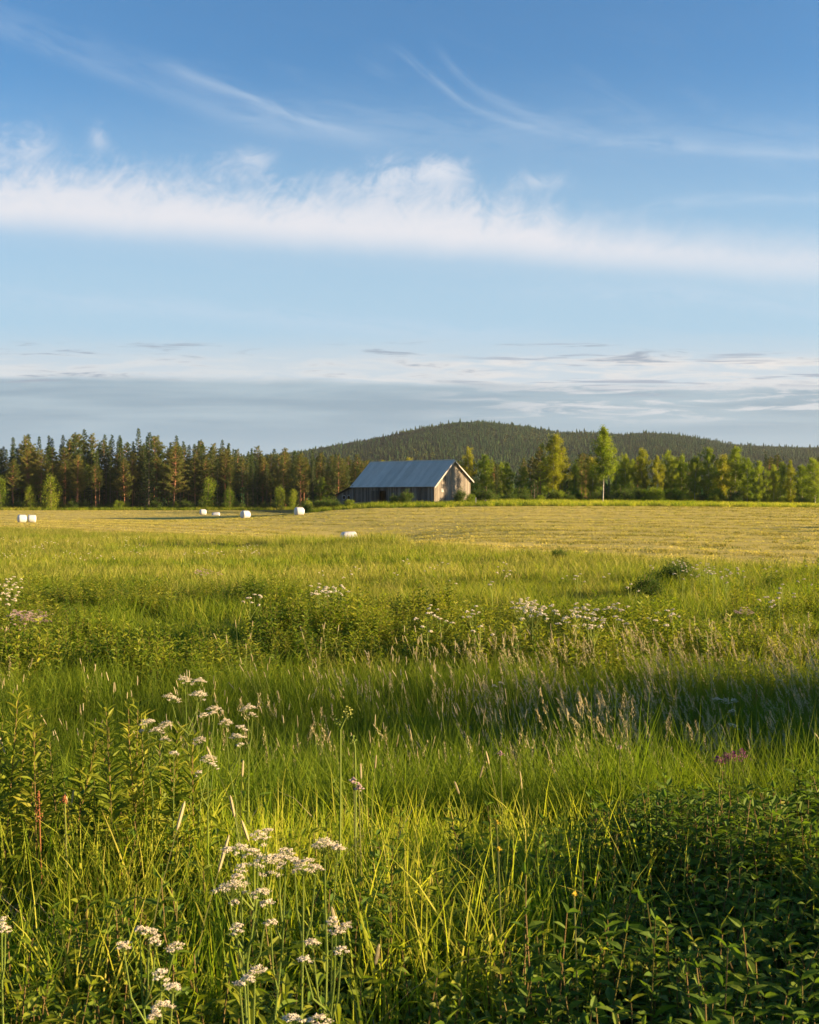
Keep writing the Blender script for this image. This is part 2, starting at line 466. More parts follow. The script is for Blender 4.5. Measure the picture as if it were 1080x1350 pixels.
M['stubble_dark'] = leafmat('stubble_dark', [(.20, .19, .035), (.28, .24, .05), (.34, .28, .08)], .2)
M['nettle'] = leafmat('nettle', [(.045, .085, .012), (.075, .13, .015), (.12, .17, .02), (.19, .21, .03)], .38, rough=.6, spec=.12)
M['herbstem'] = leafmat('herbstem', [(.10, .10, .02), (.16, .10, .04), (.13, .15, .03)], .1)
M['umbelstem'] = leafmat('umbelstem', [(.12, .17, .03), (.20, .24, .05)], .2)
M['floret'] = leafmat('floret', [(.66, .56, .40), (.76, .68, .54), (.82, .77, .66)], .3, (1, .98, .9), rough=.7, spec=.1)
M['pinkflower'] = leafmat('pinkflower', [(.42, .25, .25), (.56, .42, .38), (.68, .58, .52)], .3, (1, .9, .9), rough=.7)
M['purple'] = leafmat('purple', [(.25, .07, .16), (.38, .12, .26)], .3, (1, .8, .9), rough=.7)
M['straw'] = leafmat('straw', [(.30, .24, .11), (.42, .34, .17), (.52, .44, .25)], .3, (1, .95, .7))
M['bud'] = leafmat('bud', [(.30, .32, .07), (.42, .40, .11)], .3)
M['yellowflower'] = leafmat('yellowflower', [(.6, .42, .03), (.7, .55, .08)], .3, (1, .9, .5), rough=.6)
M['dock'] = leafmat('dock', [(.22, .07, .03), (.30, .12, .05), (.35, .18, .08)], .2, (1, .8, .6), rough=.7)
M['stubble'] = leafmat('stubble', [(.36, .35, .05), (.50, .45, .08), (.62, .52, .12), (.72, .58, .19)], .35, (1.1, 1.05, .7), wander=.02)
M['stubble_green'] = leafmat('stubble_green', [(.08, .13, .02), (.13, .17, .03), (.20, .2, .05)], .35)
M['pine_needle'] = leafmat('pine_needle', [(.045, .07, .016), (.08, .10, .022), (.125, .13, .028), (.19, .16, .04)], .22, (1.2, 1.2, .6), wander=.1)
M['spruce_needle'] = leafmat('spruce_needle', [(.02, .045, .014), (.04, .068, .016), (.08, .10, .022)], .18, (1.2, 1.2, .6), wander=.1)
M['birch_leaf'] = leafmat('birch_leaf', [(.07, .12, .012), (.125, .18, .018), (.20, .245, .023), (.29, .30, .035)], .45, wander=.15)
M['birch_gold'] = leafmat('birch_gold', [(.14, .17, .014), (.21, .22, .018), (.28, .26, .025), (.36, .30, .04)], .45, wander=.15)
M['willow_leaf'] = leafmat('willow_leaf', [(.04, .07, .014), (.065, .105, .02), (.10, .14, .028)], .38, wander=.3)
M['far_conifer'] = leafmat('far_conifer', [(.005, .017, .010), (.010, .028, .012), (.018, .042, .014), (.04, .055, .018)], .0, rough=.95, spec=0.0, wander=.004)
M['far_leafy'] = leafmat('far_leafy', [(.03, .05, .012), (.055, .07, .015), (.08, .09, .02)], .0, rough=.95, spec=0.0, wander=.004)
M['pine_bark'] = plainmat('pine_bark', (.30, .13, .055), (.20, .10, .06), 4, .85, bump=.4)
M['spruce_bark'] = plainmat('spruce_bark', (.11, .085, .065), (.16, .12, .09), 5, .9, bump=.4)
M['birch_bark'] = plainmat('birch_bark', (.62, .56, .48), (.25, .21, .17), 1.4, .7, stretch=(1, 1, 2.5))
M['twig'] = plainmat('twig', (.12, .08, .05), (.17, .12, .07), 5, .9)


def ground_mat():
    m, nt, out = newmat('ground')
    geo = nt.nodes.new('ShaderNodeNewGeometry')
    at_ = nt.nodes.new('ShaderNodeAttribute'); at_.attribute_name = 'mown'
    big = noise(nt, geo.outputs['Position'], .15, 5, .6); fine = noise(nt, geo.outputs['Position'], 6, 5, .7)
    turf = ramp(nt, big * .5 + fine * .5, [(.3, (.018, .026, .008)), (.55, (.04, .055, .014)), (.75, (.07, .07, .025))])
    hay = ramp(nt, big * .5 + fine * .5, [(.3, (.24, .21, .05)), (.5, (.38, .31, .08)), (.72, (.50, .40, .14))])
    p = nt.nodes.new('ShaderNodeBsdfPrincipled'); p.inputs['Roughness'].default_value = .95
    p.inputs['Specular IOR Level'].default_value = .1
    nt.links.new(mixc(nt, at_.outputs['Fac'], turf, hay), p.inputs['Base Color'])
    b = nt.nodes.new('ShaderNodeBump'); b.inputs['Strength'].default_value = .8; b.inputs['Distance'].default_value = .12
    nt.links.new(noise(nt, geo.outputs['Position'], 5, 5, .7).s, b.inputs['Height']); nt.links.new(b.outputs[0], p.inputs['Normal'])
    nt.links.new(p.outputs[0], out.inputs[0])
    return m


# ------------------------------------------------------------------ terrain
def edge_near(u): return np.interp(u, [-.5, -.364, -.2, -.1, -.04, .08, .2, .364, .6], [150, 132, 108, 94, 86, 64, 52, 45, 40])
def edge_far(u): return np.interp(u, [-.5, -.15, -.085, .0, .1, .3, .6], [308, 308, 178, 172, 171, 171, 175])
def is_mown(x, y):
    u = x / np.maximum(y, 3)
    wob = (fbm(x * .12, y * .12, 21) - .5) * 8
    return (y > edge_near(u) + wob) & (y < edge_far(u))


def build_ground():
    rows = np.concatenate([np.arange(-40, 0, 4), np.arange(0, 30, .4), np.arange(30, 210, 1.5), np.geomspace(210, 4600, 150)])
    s = np.concatenate([np.linspace(-3, -.6, 25)[:-1], np.linspace(-.6, .6, 181), np.linspace(.6, 3, 25)[1:]])
    Yg, S = np.meshgrid(rows, s, indexing='ij')
    Xg = np.clip(S * (np.maximum(Yg, 0) + 18), -3100, 3100)
    Z = H(Xg, Yg)
    V = np.stack([Xg, Yg, Z], 2).reshape(-1, 3)
    nr, nc = Xg.shape
    i = np.arange(nr - 1)[:, None] * nc + np.arange(nc - 1)[None]
    Fc = np.stack([i, i + 1, i + nc + 1, i + nc], 2).reshape(-1, 4)
    mb = MB(); mb.add(V, Fc)
    o = mb.obj('ground', ground_mat(), smooth=True)
    a = o.data.attributes.new('mown', 'FLOAT', 'POINT')
    a.data.foreach_set('value', is_mown(Xg, Yg).astype(np.float32).ravel())
    tag(o, kind='structure')


build_ground()


# ------------------------------------------------------------------ scattering (one object of ground cover each)
def scatter(name, P, S, idx, sources, label, cat, tilt=None, rz=None, src_prefix=None, group=None):
    n = len(P)
    coll = bpy.data.collections.new(name + '_sources')
    for o in sources: coll.objects.link(o)
    me = bpy.data.meshes.new(name); me.vertices.add(n); me.vertices.foreach_set('co', P.astype(np.float32).ravel())
    if rz is None: rz = rng.uniform(0, 2 * np.pi, n)
    if tilt is None: tilt = rng.normal(0, .08, (n, 2))
    # tilt is a world lean (towards +x, +y)
    rx, ry = -tilt[:, 1], tilt[:, 0]
    rot = np.stack([rx * np.cos(rz) + ry * np.sin(rz), -rx * np.sin(rz) + ry * np.cos(rz), rz], 1)
    for nm, tp, dat in (('rot', 'FLOAT_VECTOR', rot.astype(np.float32)), ('scl', 'FLOAT_VECTOR', S.astype(np.float32)), ('idx', 'INT', idx.astype(np.int32))):
        a = me.attributes.new(nm, tp, 'POINT'); a.data.foreach_set('vector' if tp == 'FLOAT_VECTOR' else 'value', dat.ravel())
    o = bpy.data.objects.new(name, me); COL.objects.link(o)
    ng = bpy.data.node_groups.new(name, 'GeometryNodeTree')
    ng.interface.new_socket('Geometry', in_out='INPUT', socket_type='NodeSocketGeometry')
    ng.interface.new_socket('Geometry', in_out='OUTPUT', socket_type='NodeSocketGeometry')
    gi = ng.nodes.new('NodeGroupInput'); go = ng.nodes.new('NodeGroupOutput')
    ci = ng.nodes.new('GeometryNodeCollectionInfo'); ci.inputs['Collection'].default_value = coll
    ci.inputs['Separate Children'].default_value = True; ci.inputs['Reset Children'].default_value = True
    ip = ng.nodes.new('GeometryNodeInstanceOnPoints'); ip.inputs['Pick Instance'].default_value = True
    def attr(nm, tp):
        q = ng.nodes.new('GeometryNodeInputNamedAttribute'); q.data_type = tp; q.inputs['Name'].default_value = nm
        return q.outputs['Attribute']
    L = ng.links.new
    L(gi.outputs[0], ip.inputs['Points']); L(ci.outputs[0], ip.inputs['Instance'])
    L(attr('idx', 'INT'), ip.inputs['Instance Index']); L(attr('rot', 'FLOAT_VECTOR'), ip.inputs['Rotation'])
    L(attr('scl', 'FLOAT_VECTOR'), ip.inputs['Scale']); L(ip.outputs[0], go.inputs[0])
    md = o.modifiers.new('scatter', 'NODES'); md.node_group = ng
    tag(o, label, cat, group, 'stuff')
    return o


def spots(y0, y1, dens, left=.40, right=.44, pad=1.0, padr=1.5):
    """random ground points between two distances, density per m2 as a function of distance"""
    out = []
    e = np.geomspace(max(y0, .5), y1, 60) if y0 > 0 else np.linspace(y0, y1, 60)
    for a, b in zip(e[:-1], e[1:]):
        m = (a + b) / 2; xl = -(left * b + pad); xr = right * b + padr
        n = dens(m) * (b - a) * (xr - xl); n = int(n) + (rng.random() < n % 1)
        out.append(np.stack([rng.uniform(xl, xr, n), rng.uniform(a, b, n)], 1))
    p = np.concatenate(out)
    return p[:, 0], p[:, 1]


# --- clump makers (sources, never linked to the scene itself)
def disc(n, r):
    a = rng.uniform(0, 6.283, n); q = r * np.sqrt(rng.random(n))
    return np.stack([q * np.cos(a), q * np.sin(a), np.full(n, -.03)], 1)


def clump_grass(i, mat, n=26, r=.10, h=(.45, .8), w=(.004, .008), droop=(.05, .6), seg=5):
    mb = MB(); b = disc(n, r)
    mb.blades(b, rng.uniform(*h, n), rng.uniform(*w, n), rng.uniform(0, 6.283, n), rng.uniform(.02, .2, n), rng.uniform(*droop, n), seg)
    return mb.obj('grass_clump_%02d' % i, mat, smooth=True, link=False)


def clump_seed(i, n=7, r=.10, h=(.75, 1.15), heads=True, kind=0):
    mb = MB(); b = disc(n, r)
    for k in range(n):
        hh = rng.uniform(*h); a = rng.uniform(0, 6.283); ln = rng.uniform(.02, .16) * hh; dr = rng.uniform(.0, .14) * hh
        t = np.linspace(0, 1, 5)
        p = np.stack([b[k, 0] + math.cos(a) * (ln * t + dr * t ** 3), b[k, 1] + math.sin(a) * (ln * t + dr * t ** 3), hh * t], 1)
        mb.tube(p, np.linspace(.0022, .0011, 5), 3, 0)
        if kind == 0:     # timothy: dense narrow head
            q0 = p[-1]; d = p[-1] - p[-2]; d /= np.linalg.norm(d); L = rng.uniform(.06, .11)
            ts = np.array([0, .12, .5, .88, 1.])
            mb.tube(q0 + d * L * ts[:, None], np.array([.001, .0042, .0048, .0038, .001]), 5, 1)
        else:             # loose nodding panicle
            q0 = p[-1]; d = p[-1] - p[-2]; d /= np.linalg.norm(d)
            m_ = 40; tt = rng.random(m_); L = rng.uniform(.12, .2)
            pos = q0 + d * L * (tt[:, None] - .15) + rng.normal(0, .009, (m_, 3)) * (1.2 - tt[:, None])
            mb.needles(pos, .024, .0055, np.tile(d + [0, 0, .2], (m_, 1)), .35, 1)
    # few basal blades
    mb.blades(disc(6, r), rng.uniform(.35, .6, 6), .005, rng.uniform(0, 6.28, 6), .15, rng.uniform(.1, .5, 6), 4, 2)
    return mb.obj('seed_grass_%02d' % i, [M['stalk'], M['seed'], M['grass']], link=False)


def herb_geo(mb, base, h, L, W, nl, m_leaf=0, m_stem=1, lean=(0, 0), whorl=2, up=.35, bend=.3, zstart=.12):
    t = np.linspace(0, 1, 5)[:, None]
    top = np.array([lean[0] * h, lean[1] * h, h]); p = base + top * t
    p[:, 0] += math.sin(base[0] * 90) * .02 * np.sin(t[:, 0] * 3)
    mb.tube(p, np.linspace(.0035, .0015, 5), 4, m_stem)
    zt = np.repeat(np.linspace(zstart, 1, nl), whorl)
    n = len(zt); pos = base + top * zt[:, None]
    a = np.repeat(np.arange(nl) * 1.57, whorl) + np.tile(np.arange(whorl) * 6.283 / whorl, nl) + rng.normal(0, .25, n)
    sz = (.35 + .95 * np.sin(np.clip(zt * 1.1, 0, 1) * np.pi * .86) ** .8) * rng.uniform(.8, 1.15, n)
    upv = up + zt * .5 + rng.normal(0, .12, n)
    d = np.stack([np.cos(a), np.sin(a), upv], 1); d /= np.linalg.norm(d, axis=1)[:, None]
    mb.leaves(pos, d, L * sz, W * sz, m_leaf, bend=bend)


def clump_herb(i, mat='herb', h=(.4, .65), n=5, r=.12, L=.09, W=.026, nl=11):
    mb = MB()
    for b in disc(n, r):
        herb_geo(mb, b, rng.uniform(*h), L * rng.uniform(.85, 1.2), W * rng.uniform(.85, 1.2), nl, lean=rng.normal(0, .1, 2))
    return mb.obj('herb_clump_%02d' % i, [M[mat], M['herbstem']], link=False)


def clump_low(i, mat='herb', n=44):
    """low broad leaves near the soil"""
    mb = MB(); b = disc(n, .17); b[:, 2] = rng.uniform(.03, .33, n)
    a = rng.uniform(0, 6.283, n)
    d = np.stack([np.cos(a), np.sin(a), rng.uniform(-.1, .7, n)], 1); d /= np.linalg.norm(d, axis=1)[:, None]
    mb.leaves(b, d, rng.uniform(.025, .062, n), rng.uniform(.012, .028, n), 0, bend=.35)
    return mb.obj('low_leaves_%02d' % i, [M[mat]], link=False)


def clump_far(i, mat, n=22, r=.35, h=(.35, .75), w=(.012, .028), droop=(.1, .5)):
    mb = MB(); b = disc(n, r); b[:, 2] = -.12
    mb.blades(b, rng.uniform(*h, n) + .1, rng.uniform(*w, n), rng.uniform(0, 6.283, n), rng.uniform(.02, .25, n), rng.uniform(*droop, n), 3)
    return mb.obj('far_grass_%02d' % i, mat, smooth=True, link=False)


def clump_farherb(i, mat='herb', n=6, r=.3, h=(.4, .75), nl=9):
    mb = MB()
    for b in disc(n, r):
        herb_geo(mb, b, rng.uniform(*h), .085, .030, nl + 5, lean=rng.normal(0, .1, 2), bend=.25)
    return mb.obj('far_herb_%02d' % i, [M[mat], M['herbstem']], link=False)


def pick(n, w):
    w = np.asarray(w, float); return rng.choice(len(w), n, p=w / w.sum())


def scl(n, a, b, zx=None):
    s = rng.uniform(a, b, n)[:, None] * np.ones((1, 3))
    if zx is not None: s[:, 2] *= zx
    return s


def onground(x, y, dz=0.0): return np.stack([x, y, H(x, y) + dz], 1)


def clear(x, y, holes):
    k = np.ones(len(x), bool)
    for cx, cy, r in holes: k &= (x - cx) ** 2 + (y - cy) ** 2 > r * r
    return k


# ---- near bank grass
def build_near():
    src = [clump_grass(i, M['grass'], 30, .12, (.26, .52), (.005, .0105), (.03, .32)) for i in range(5)] + \
          [clump_grass(5 + i, M['grass_gold'], 24, .11, (.34, .62), (.005, .009), (.05, .42)) for i in range(3)] + \
          [clump_grass(8 + i, M['straw'], 9, .13, (.3, .6), (.003, .006), (.3, 1.2)) for i in range(2)] + [clump_seed(20 + i, 2, .1, (.5, .72), kind=0) for i in range(2)]
    x, y = spots(1.15, 6.4, lambda m: 60, .42, .5, .5, 2.0)
    # nettles take over at the lower right, leafy cover along the very front
    nett = sstep(.1, .45, (x - .5) + (fbm(x * 2, y * 2, 44) - .5) * .8 - (y - 4.4) * .12) * sstep(2.2, 2.7, y)
    low = sstep(3.8, 2.7, y + (fbm(x * 3, y * 3, 41) - .5) * 1.8)
    keep = rng.random(len(x)) > np.clip(nett * .88 + low * .86, 0, .95)
    x, y = x[keep], y[keep]
    n = len(x)
    hs = .72 + .5 * fbm(x * 1.3, y * 1.3, 31) - .25 * sstep(2.8, 2.0, y)
    scatter('meadow_grass', onground(x, y), scl(n, .85, 1.2, hs), pick(n, [3, 3, 3, 3, 3, 2.4, 2.4, 2.4, .9, .9, .3, .3]), src,
            'tall bright green grass with yellow glints on the near bank', 'grass', tilt=rng.normal((-.06, .02), .12, (n, 2)))
    # leafy cover
    src = [clump_low(i, 'herb') for i in range(3)] + [clump_herb(3 + i, 'herb', (.22, .42), 8, .13, .040, .015, 12) for i in range(3)]
    x, y = spots(1.1, 6.2, lambda m: 60, .42, .5, .5, 2.0)
    low = sstep(4.0, 2.7, y + (fbm(x * 3, y * 3, 41) - .5) * 1.6)
    keep = rng.random(len(x)) < .14 + .86 * low
    x, y = x[keep], y[keep]; n = len(x)
    scatter('leafy_ground_cover', onground(x, y), scl(n, .8, 1.3), pick(n, [1, 1, 1, 1, 1, 1]), src,
            'low leafy herbs covering the ground along the bottom of the meadow', 'ground cover')
    # nettles at the right
    src = [clump_herb(i, 'nettle', (.40, .64), 8, .14, .050, .020, 13) for i in range(5)]
    x, y = spots(1.3, 6.6, lambda m: 40, .42, .55, .5, 2.5)
    nett = sstep(.1, .45, (x - .5) + (fbm(x * 2, y * 2, 44) - .5) * .8 - (y - 4.4) * .12) * sstep(2.0, 2.6, y)
    keep = rng.random(len(x)) < nett * .95 + .03
    x, y = x[keep], y[keep]; n = len(x)
    scatter('nettle_patch', onground(x, y), scl(n, .8, 1.15, .75 + .35 * fbm(x * 1.5, y * 1.5, 33)), pick(n, [1] * 5), src,
            'dense dark green nettle patch at the right of the near bank', 'nettles')


# ---- ditch and its tall grass
def build_ditch():
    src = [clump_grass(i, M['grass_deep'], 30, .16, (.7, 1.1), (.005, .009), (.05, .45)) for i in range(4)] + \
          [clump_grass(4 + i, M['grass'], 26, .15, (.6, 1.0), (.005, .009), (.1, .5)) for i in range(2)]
    x, y = spots(6.2, 15.5, lambda m: 26 if m < 11 else 19, .42, .46, 1.0, 5.0)
    n = len(x)
    hs = .78 + .5 * fbm(x * .6, y * .6, 51) - .22 * sstep(13.0, 15.5, y)
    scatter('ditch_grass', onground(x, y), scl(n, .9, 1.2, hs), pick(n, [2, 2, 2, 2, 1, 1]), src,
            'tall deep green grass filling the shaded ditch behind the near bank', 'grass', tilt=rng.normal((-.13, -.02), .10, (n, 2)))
    src = [clump_seed(i, 6, .14, (.85, 1.2), kind=0) for i in range(4)] + [clump_seed(4 + i, 6, .14, (.85, 1.2), kind=1) for i in range(4)]
    x, y = spots(8.2, 14.8, lambda m: 5.8, .40, .44, 1.0, 3.0)
    keep = rng.random(len(x)) < sstep(-3.5, 2.0, x) * .85 + .10
    x, y = x[keep], y[keep]; n = len(x)
    right = sstep(-.5, 3, x)
    idx = np.where(rng.random(n) < .25 + .6 * right, 4 + pick(n, [1] * 4), pick(n, [1] * 4))
    scatter('seeding_grass', onground(x, y), scl(n, .85, 1.15), idx, src,
            'tall grass with pale brown seed heads leaning along the far side of the ditch', 'grass',
            tilt=np.stack([rng.normal(-.16, .10, n) - .12 * right, rng.normal(0, .08, n)], 1))


# ---- meadow beyond the ditch
def hollow(x, y): return sstep(.56, .68, fbm(x * .10 + 3, y * .30, 99)) * sstep(14, 17, y)


def build_meadow():
    src = [clump_far(i, M['meadow'], 24, .28, (.35, .7), (.008, .016)) for i in range(3)] + \
          [clump_far(3 + i, M['meadow_gold'], 24, .28, (.4, .75), (.007, .014)) for i in range(2)] + \
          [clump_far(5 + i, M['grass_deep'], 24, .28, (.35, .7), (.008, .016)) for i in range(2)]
    x, y = spots(15, 42, lambda m: 9 if m < 24 else 6.5, .40, .44, 1.0, 8.0)
    p = fbm(x * .18, y * .3, 61)
    keep = (y < edge_near(x / y) + 3)
    x, y, p = x[keep], y[keep], p[keep]; n = len(x)
    r = rng.random(n) + (p - .5) * 1.6
    idx = np.where(r > .72, 3 + pick(n, [1, 1]), np.where(r < .2, 5 + pick(n, [1, 1]), pick(n, [1, 1, 1])))
    ho = hollow(x, y); hs = (.55 + .75 * fbm(x * .35, y * .35, 63)) * (1 - .55 * ho)
    idx = np.where(rng.random(n) < ho * .8, 5 + pick(n, [1, 1]), idx)  # darker clumps in the hollows, their shade put into the grass colour
    scatter('far_meadow_grass', onground(x, y), scl(n, .9, 1.25, hs), idx, src,
            'sunlit green meadow grass between the ditch and the mown field', 'grass', tilt=rng.normal((-.08, 0), .1, (n, 2)))
    # leafy herbs: the yellow-green tumbling patches on the far bank
    src = [clump_farherb(i, 'herb', 7, .28, (.45, .8)) for i in range(4)] + [clump_farherb(4 + i, 'nettle', 6, .28, (.4, .7)) for i in range(2)]
    x, y = spots(13.0, 40, lambda m: 8.5 if m < 26 else 4, .40, .44, 1.0, 4.0)
    band = sstep(.42, .55, fbm(x * .22 + 5, y * .2, 71)) * sstep(13, 15.5, y + (fbm(x * .5, y * .5, 73) - .5) * 4) * (1 - .8 * sstep(28, 40, y))
    left = 1 - .6 * sstep(2, 6, x)
    keep = rng.random(len(x)) < band * left
    x, y = x[keep], y[keep]; n = len(x)
    scatter('meadow_herbs', onground(x, y), scl(n, .8, 1.25, (.5 + 1.0 * fbm(x * .5, y * .5, 75)) * (1 - .55 * hollow(x, y))), pick(n, [2, 2, 2, 2, 1, 1]), src,
            'yellow green leafy herbs in tumbling patches on the far side of the ditch', 'ground cover')
    # outer meadow up to the mown field
    src = [clump_far(i, M['meadow'], 26, .5, (.35, .65), (.018, .032)) for i in range(3)] + \
          [clump_far(3 + i, M['meadow_gold'], 26, .5, (.4, .7), (.016, .03)) for i in range(3)]
    x, y = spots(40, 150, lambda m: 3.0 if m < 70 else 1.9, .40, .44, 2, 10.0)
    keep = ~is_mown(x, y) & (y < edge_near(x / y) + 10); x, y = x[keep], y[keep]; n = len(x)
    e = edge_near(x / y)
    r = rng.random(n) + (fbm(x * .08, y * .12, 65) - .5) * 1.4 + .45 * sstep(.55, 1.0, y / e)
    idx = np.where(r > .62, 3 + pick(n, [1, 1, 1]), pick(n, [1, 1, 1]))
    scatter('outer_meadow_grass', onground(x, y), scl(n, .8, 1.2, (.6 + .6 * fbm(x * .2, y * .2, 66)) * (1 + .7 * (np.abs(x / y + .052) < .07) * (y > 76))), idx, src,
            'distant pale green meadow grass reaching the edge of the mown field', 'grass')
    # the mown field
    src = [clump_far(i, M['stubble'], 26, .5, (.04, .10), (.02, .045), (.2, .8)) for i in range(4)] + \
          [clump_far(4 + i, M['stubble_green'], 26, .45, (.06, .18), (.02, .045), (.2, .8)) for i in range(2)] + \
          [clump_far(6 + i, M['stubble'], 40, .45, (.08, .16), (.02, .045), (.5, 1.1)) for i in range(2)] + [clump_far(8, M['stubble_dark'], 34, .5, (.08, .2), (.02, .045), (.2, .8))]
    x, y = spots(42, 312, lambda m: 2.6 if m < 120 else (1.7 if m < 200 else .5), .40, .44, 3, 14)
    keep = is_mown(x, y); x, y = x[keep], y[keep]; n = len(x)
    ph = (y + 1.15 * x + (fbm(x * .012, y * .012, 81) - .5) * 16) / 9.0
    ph = ph + .22 * np.sin(ph * 1.7) + .1 * np.sin(ph * 4.1)
    fr = ph - np.floor(ph)
    row = fr < .2
    gap = (fr > .62) & (fr < .95)
    drop = gap & (rng.random(n) < .2)
    r = rng.random(n)
    idx = np.where(row, 6 + pick(n, [1, 1]), np.where(gap & (r < .9), 8, np.where(r < .10, 4 + pick(n, [1, 1]), pick(n, [1] * 4))))
    k = ~drop
    scatter('mown_stubble', onground(x[k], y[k]), scl(k.sum(), .8, 1.3), idx[k], src,
            'golden mown hay stubble lying in long rows across the field', 'stubble')
    # verge below the barn and trees
    src = [clump_far(i, M['meadow'], 26, .5, (.5, .9), (.02, .04)) for i in range(3)] + [clump_far(3 + i, M['grass_deep'], 26, .5, (.5, .9), (.02, .04)) for i in range(2)] + \
          [clump_far(5, M['grass_gold'], 26, .5, (.5, .9), (.02, .04))]
    x, y = spots(165, 215, lambda m: 1.6, .12, .44, 3, 10)
    u = x / y
    keep = (y > edge_far(u) - 1 + (fbm(x * .3, y * .3, 7) - .5) * 2) & (u > -.11); x, y = x[keep], y[keep]; n = len(x)
    gold = sstep(.06, .14, x / y)
    idx = np.where(rng.random(n) < .15 + .4 * gold, 5, np.where(rng.random(n) < .55 - .4 * gold, 3 + pick(n, [1, 1]), pick(n, [1] * 3)))  # more deep clumps by the barn, the shade there painted as grass tone
    scatter('verge_grass', onground(x, y), scl(n, .8, 1.3, .8 + .3 * rng.random(n)), idx, src,
            'rough uncut grass verge between the mown field and the barn and trees', 'grass')
    x, y = spots(304, 330, lambda m: .9, .42, -.08, 3, 3)
    n = len(x)
    scatter('forest_edge_grass', onground(x, y), scl(n, .9, 1.6), pick(n, [2, 2, 2, 2, 2, 1]), src,
            'dark green undergrowth strip along the foot of the left forest', 'grass')


build_near(); build_ditch(); build_meadow()


# ------------------------------------------------------------------ trees
def proto(kind, maker):
    """a tree thing with trunk and crown meshes; data reused by copies"""
    trunk, crown = maker()
    return dict(kind=kind, trunk=trunk, crown=crown)


def bent_trunk(mb, h, r0, r1, n=9, sway=.15, m=0, sides=7):
    t = np.linspace(0, 1, n); a = rng.uniform(0, 6.28); ph = rng.uniform(0, 6)
    p = np.stack([math.cos(a) * sway * np.sin(t * 3 + ph) - math.cos(a) * sway * math.sin(ph), math.sin(a) * sway * np.sin(t * 3.7 + ph) - math.sin(a) * sway * math.sin(ph), t * h - .3 * (t == 0)], 1)
    mb.tube(p, r0 + (r1 - r0) * t ** .8, sides, m)
    return lambda z: np.stack([np.interp(z, p[:, 2], p[:, 0]), np.interp(z, p[:, 2], p[:, 1]), z], -1)


def make_pine(bare=.42, spread=2.4, nb=62, h=17.0, mat='pine_needle'):
    tr, cr = MB(), MB()
    ax = bent_trunk(tr, h * .97, .19, .03, sway=.25)
    for i in range(nb):
        f = bare + (1 - bare) * (i + rng.random()) / nb; z = h * f
        k = (f - bare) / (1 - bare)
        L = 1.3 * spread * (np.interp(k, [0, .2, .55, .8, .93, 1], [.75, 1, .78, .48, .25, .1])) * rng.uniform(.65, 1.15)
        a = i * 2.399 + rng.normal(0, .3); b = ax(np.array(z))
        up = rng.uniform(-.05, .45) + .3 * k
        d = np.array([math.cos(a), math.sin(a), up])
        pts = b + d * L * np.array([0, .5, 1])[:, None] + np.array([0, 0, 1]) * (L * .12 * np.array([0, 0, 1.0]))[:, None]
        tr.tube(pts, [.045, .03, .012], 3)
        ncl = max(2, int(L * 4.6))
        for c in range(ncl):
            q = pts[0] + (pts[2] - pts[0]) * rng.uniform(.35, 1.05) + rng.normal(0, .16, 3) * [1, 1, .55]
            nn = 20
            cr.needles(q + rng.normal(0, .13, (nn, 3)) * [1, 1, .6], rng.uniform(.22, .42, nn), .085, np.tile(d + [0, 0, .5], (nn, 1)), .75)
    for i in range(int(14 * bare)):                                                 # dead stubs
        z = h * rng.uniform(.12, bare); a = rng.uniform(0, 6.28); L = rng.uniform(.3, 1.1); b = ax(np.array(z))
        tr.tube(b + np.array([math.cos(a), math.sin(a), -.1]) * L * np.array([0, 1])[:, None], [.025, .008], 3)
    return tr.mesh('trunk', M['pine_bark'], True), cr.mesh('crown', M[mat])


def make_spruce(h=17.0, base=.06, wid=2.1, nb=120, dens=34):
    tr, cr = MB(), MB()
    ax = bent_trunk(tr, h, .17, .015, sway=.08)
    for i in range(nb):
        f = base + (1 - base) * ((i + rng.random()) / nb) ** .93; z = h * f
        k = (f - base) / (1 - base)
        L = wid * ((1 - k) ** .8) * rng.uniform(.7, 1.12) * np.interp(k, [0, .15, 1], [.8, 1, 1]) + .12
        a = i * 2.399 + rng.normal(0, .3); b = ax(np.array(z))
        dr = -.25 + .6 * k
        t = np.array([0, .5, 1.])
        pts = b + np.stack([math.cos(a) * L * t, math.sin(a) * L * t, L * (dr * t + .18 * t ** 3)], 1)
        if L > .5: tr.tube(pts, [.03, .02, .006], 3)
        nn = int(dens * (.35 + L / wid)); tt = rng.uniform(.12, 1, nn)
        P = np.stack([np.interp(tt, t, pts[:, j]) for j in range(3)], 1) + rng.normal(0, .05, (nn, 3)) + np.array([-math.sin(a), math.cos(a), 0]) * rng.normal(0, .16 * L ** .5, nn)[:, None]
        cr.needles(P, rng.uniform(.2, .42, nn), .11, np.tile([math.cos(a) * .8, math.sin(a) * .8, -.45], (nn, 1)), .45)
    cr.needles(ax(np.linspace(h * .93, h, 18)), .22, .06, np.tile([0, 0, 1.], (18, 1)), .6)
    return tr.mesh('trunk', M['spruce_bark'], True), cr.mesh('crown', M['spruce_needle'])


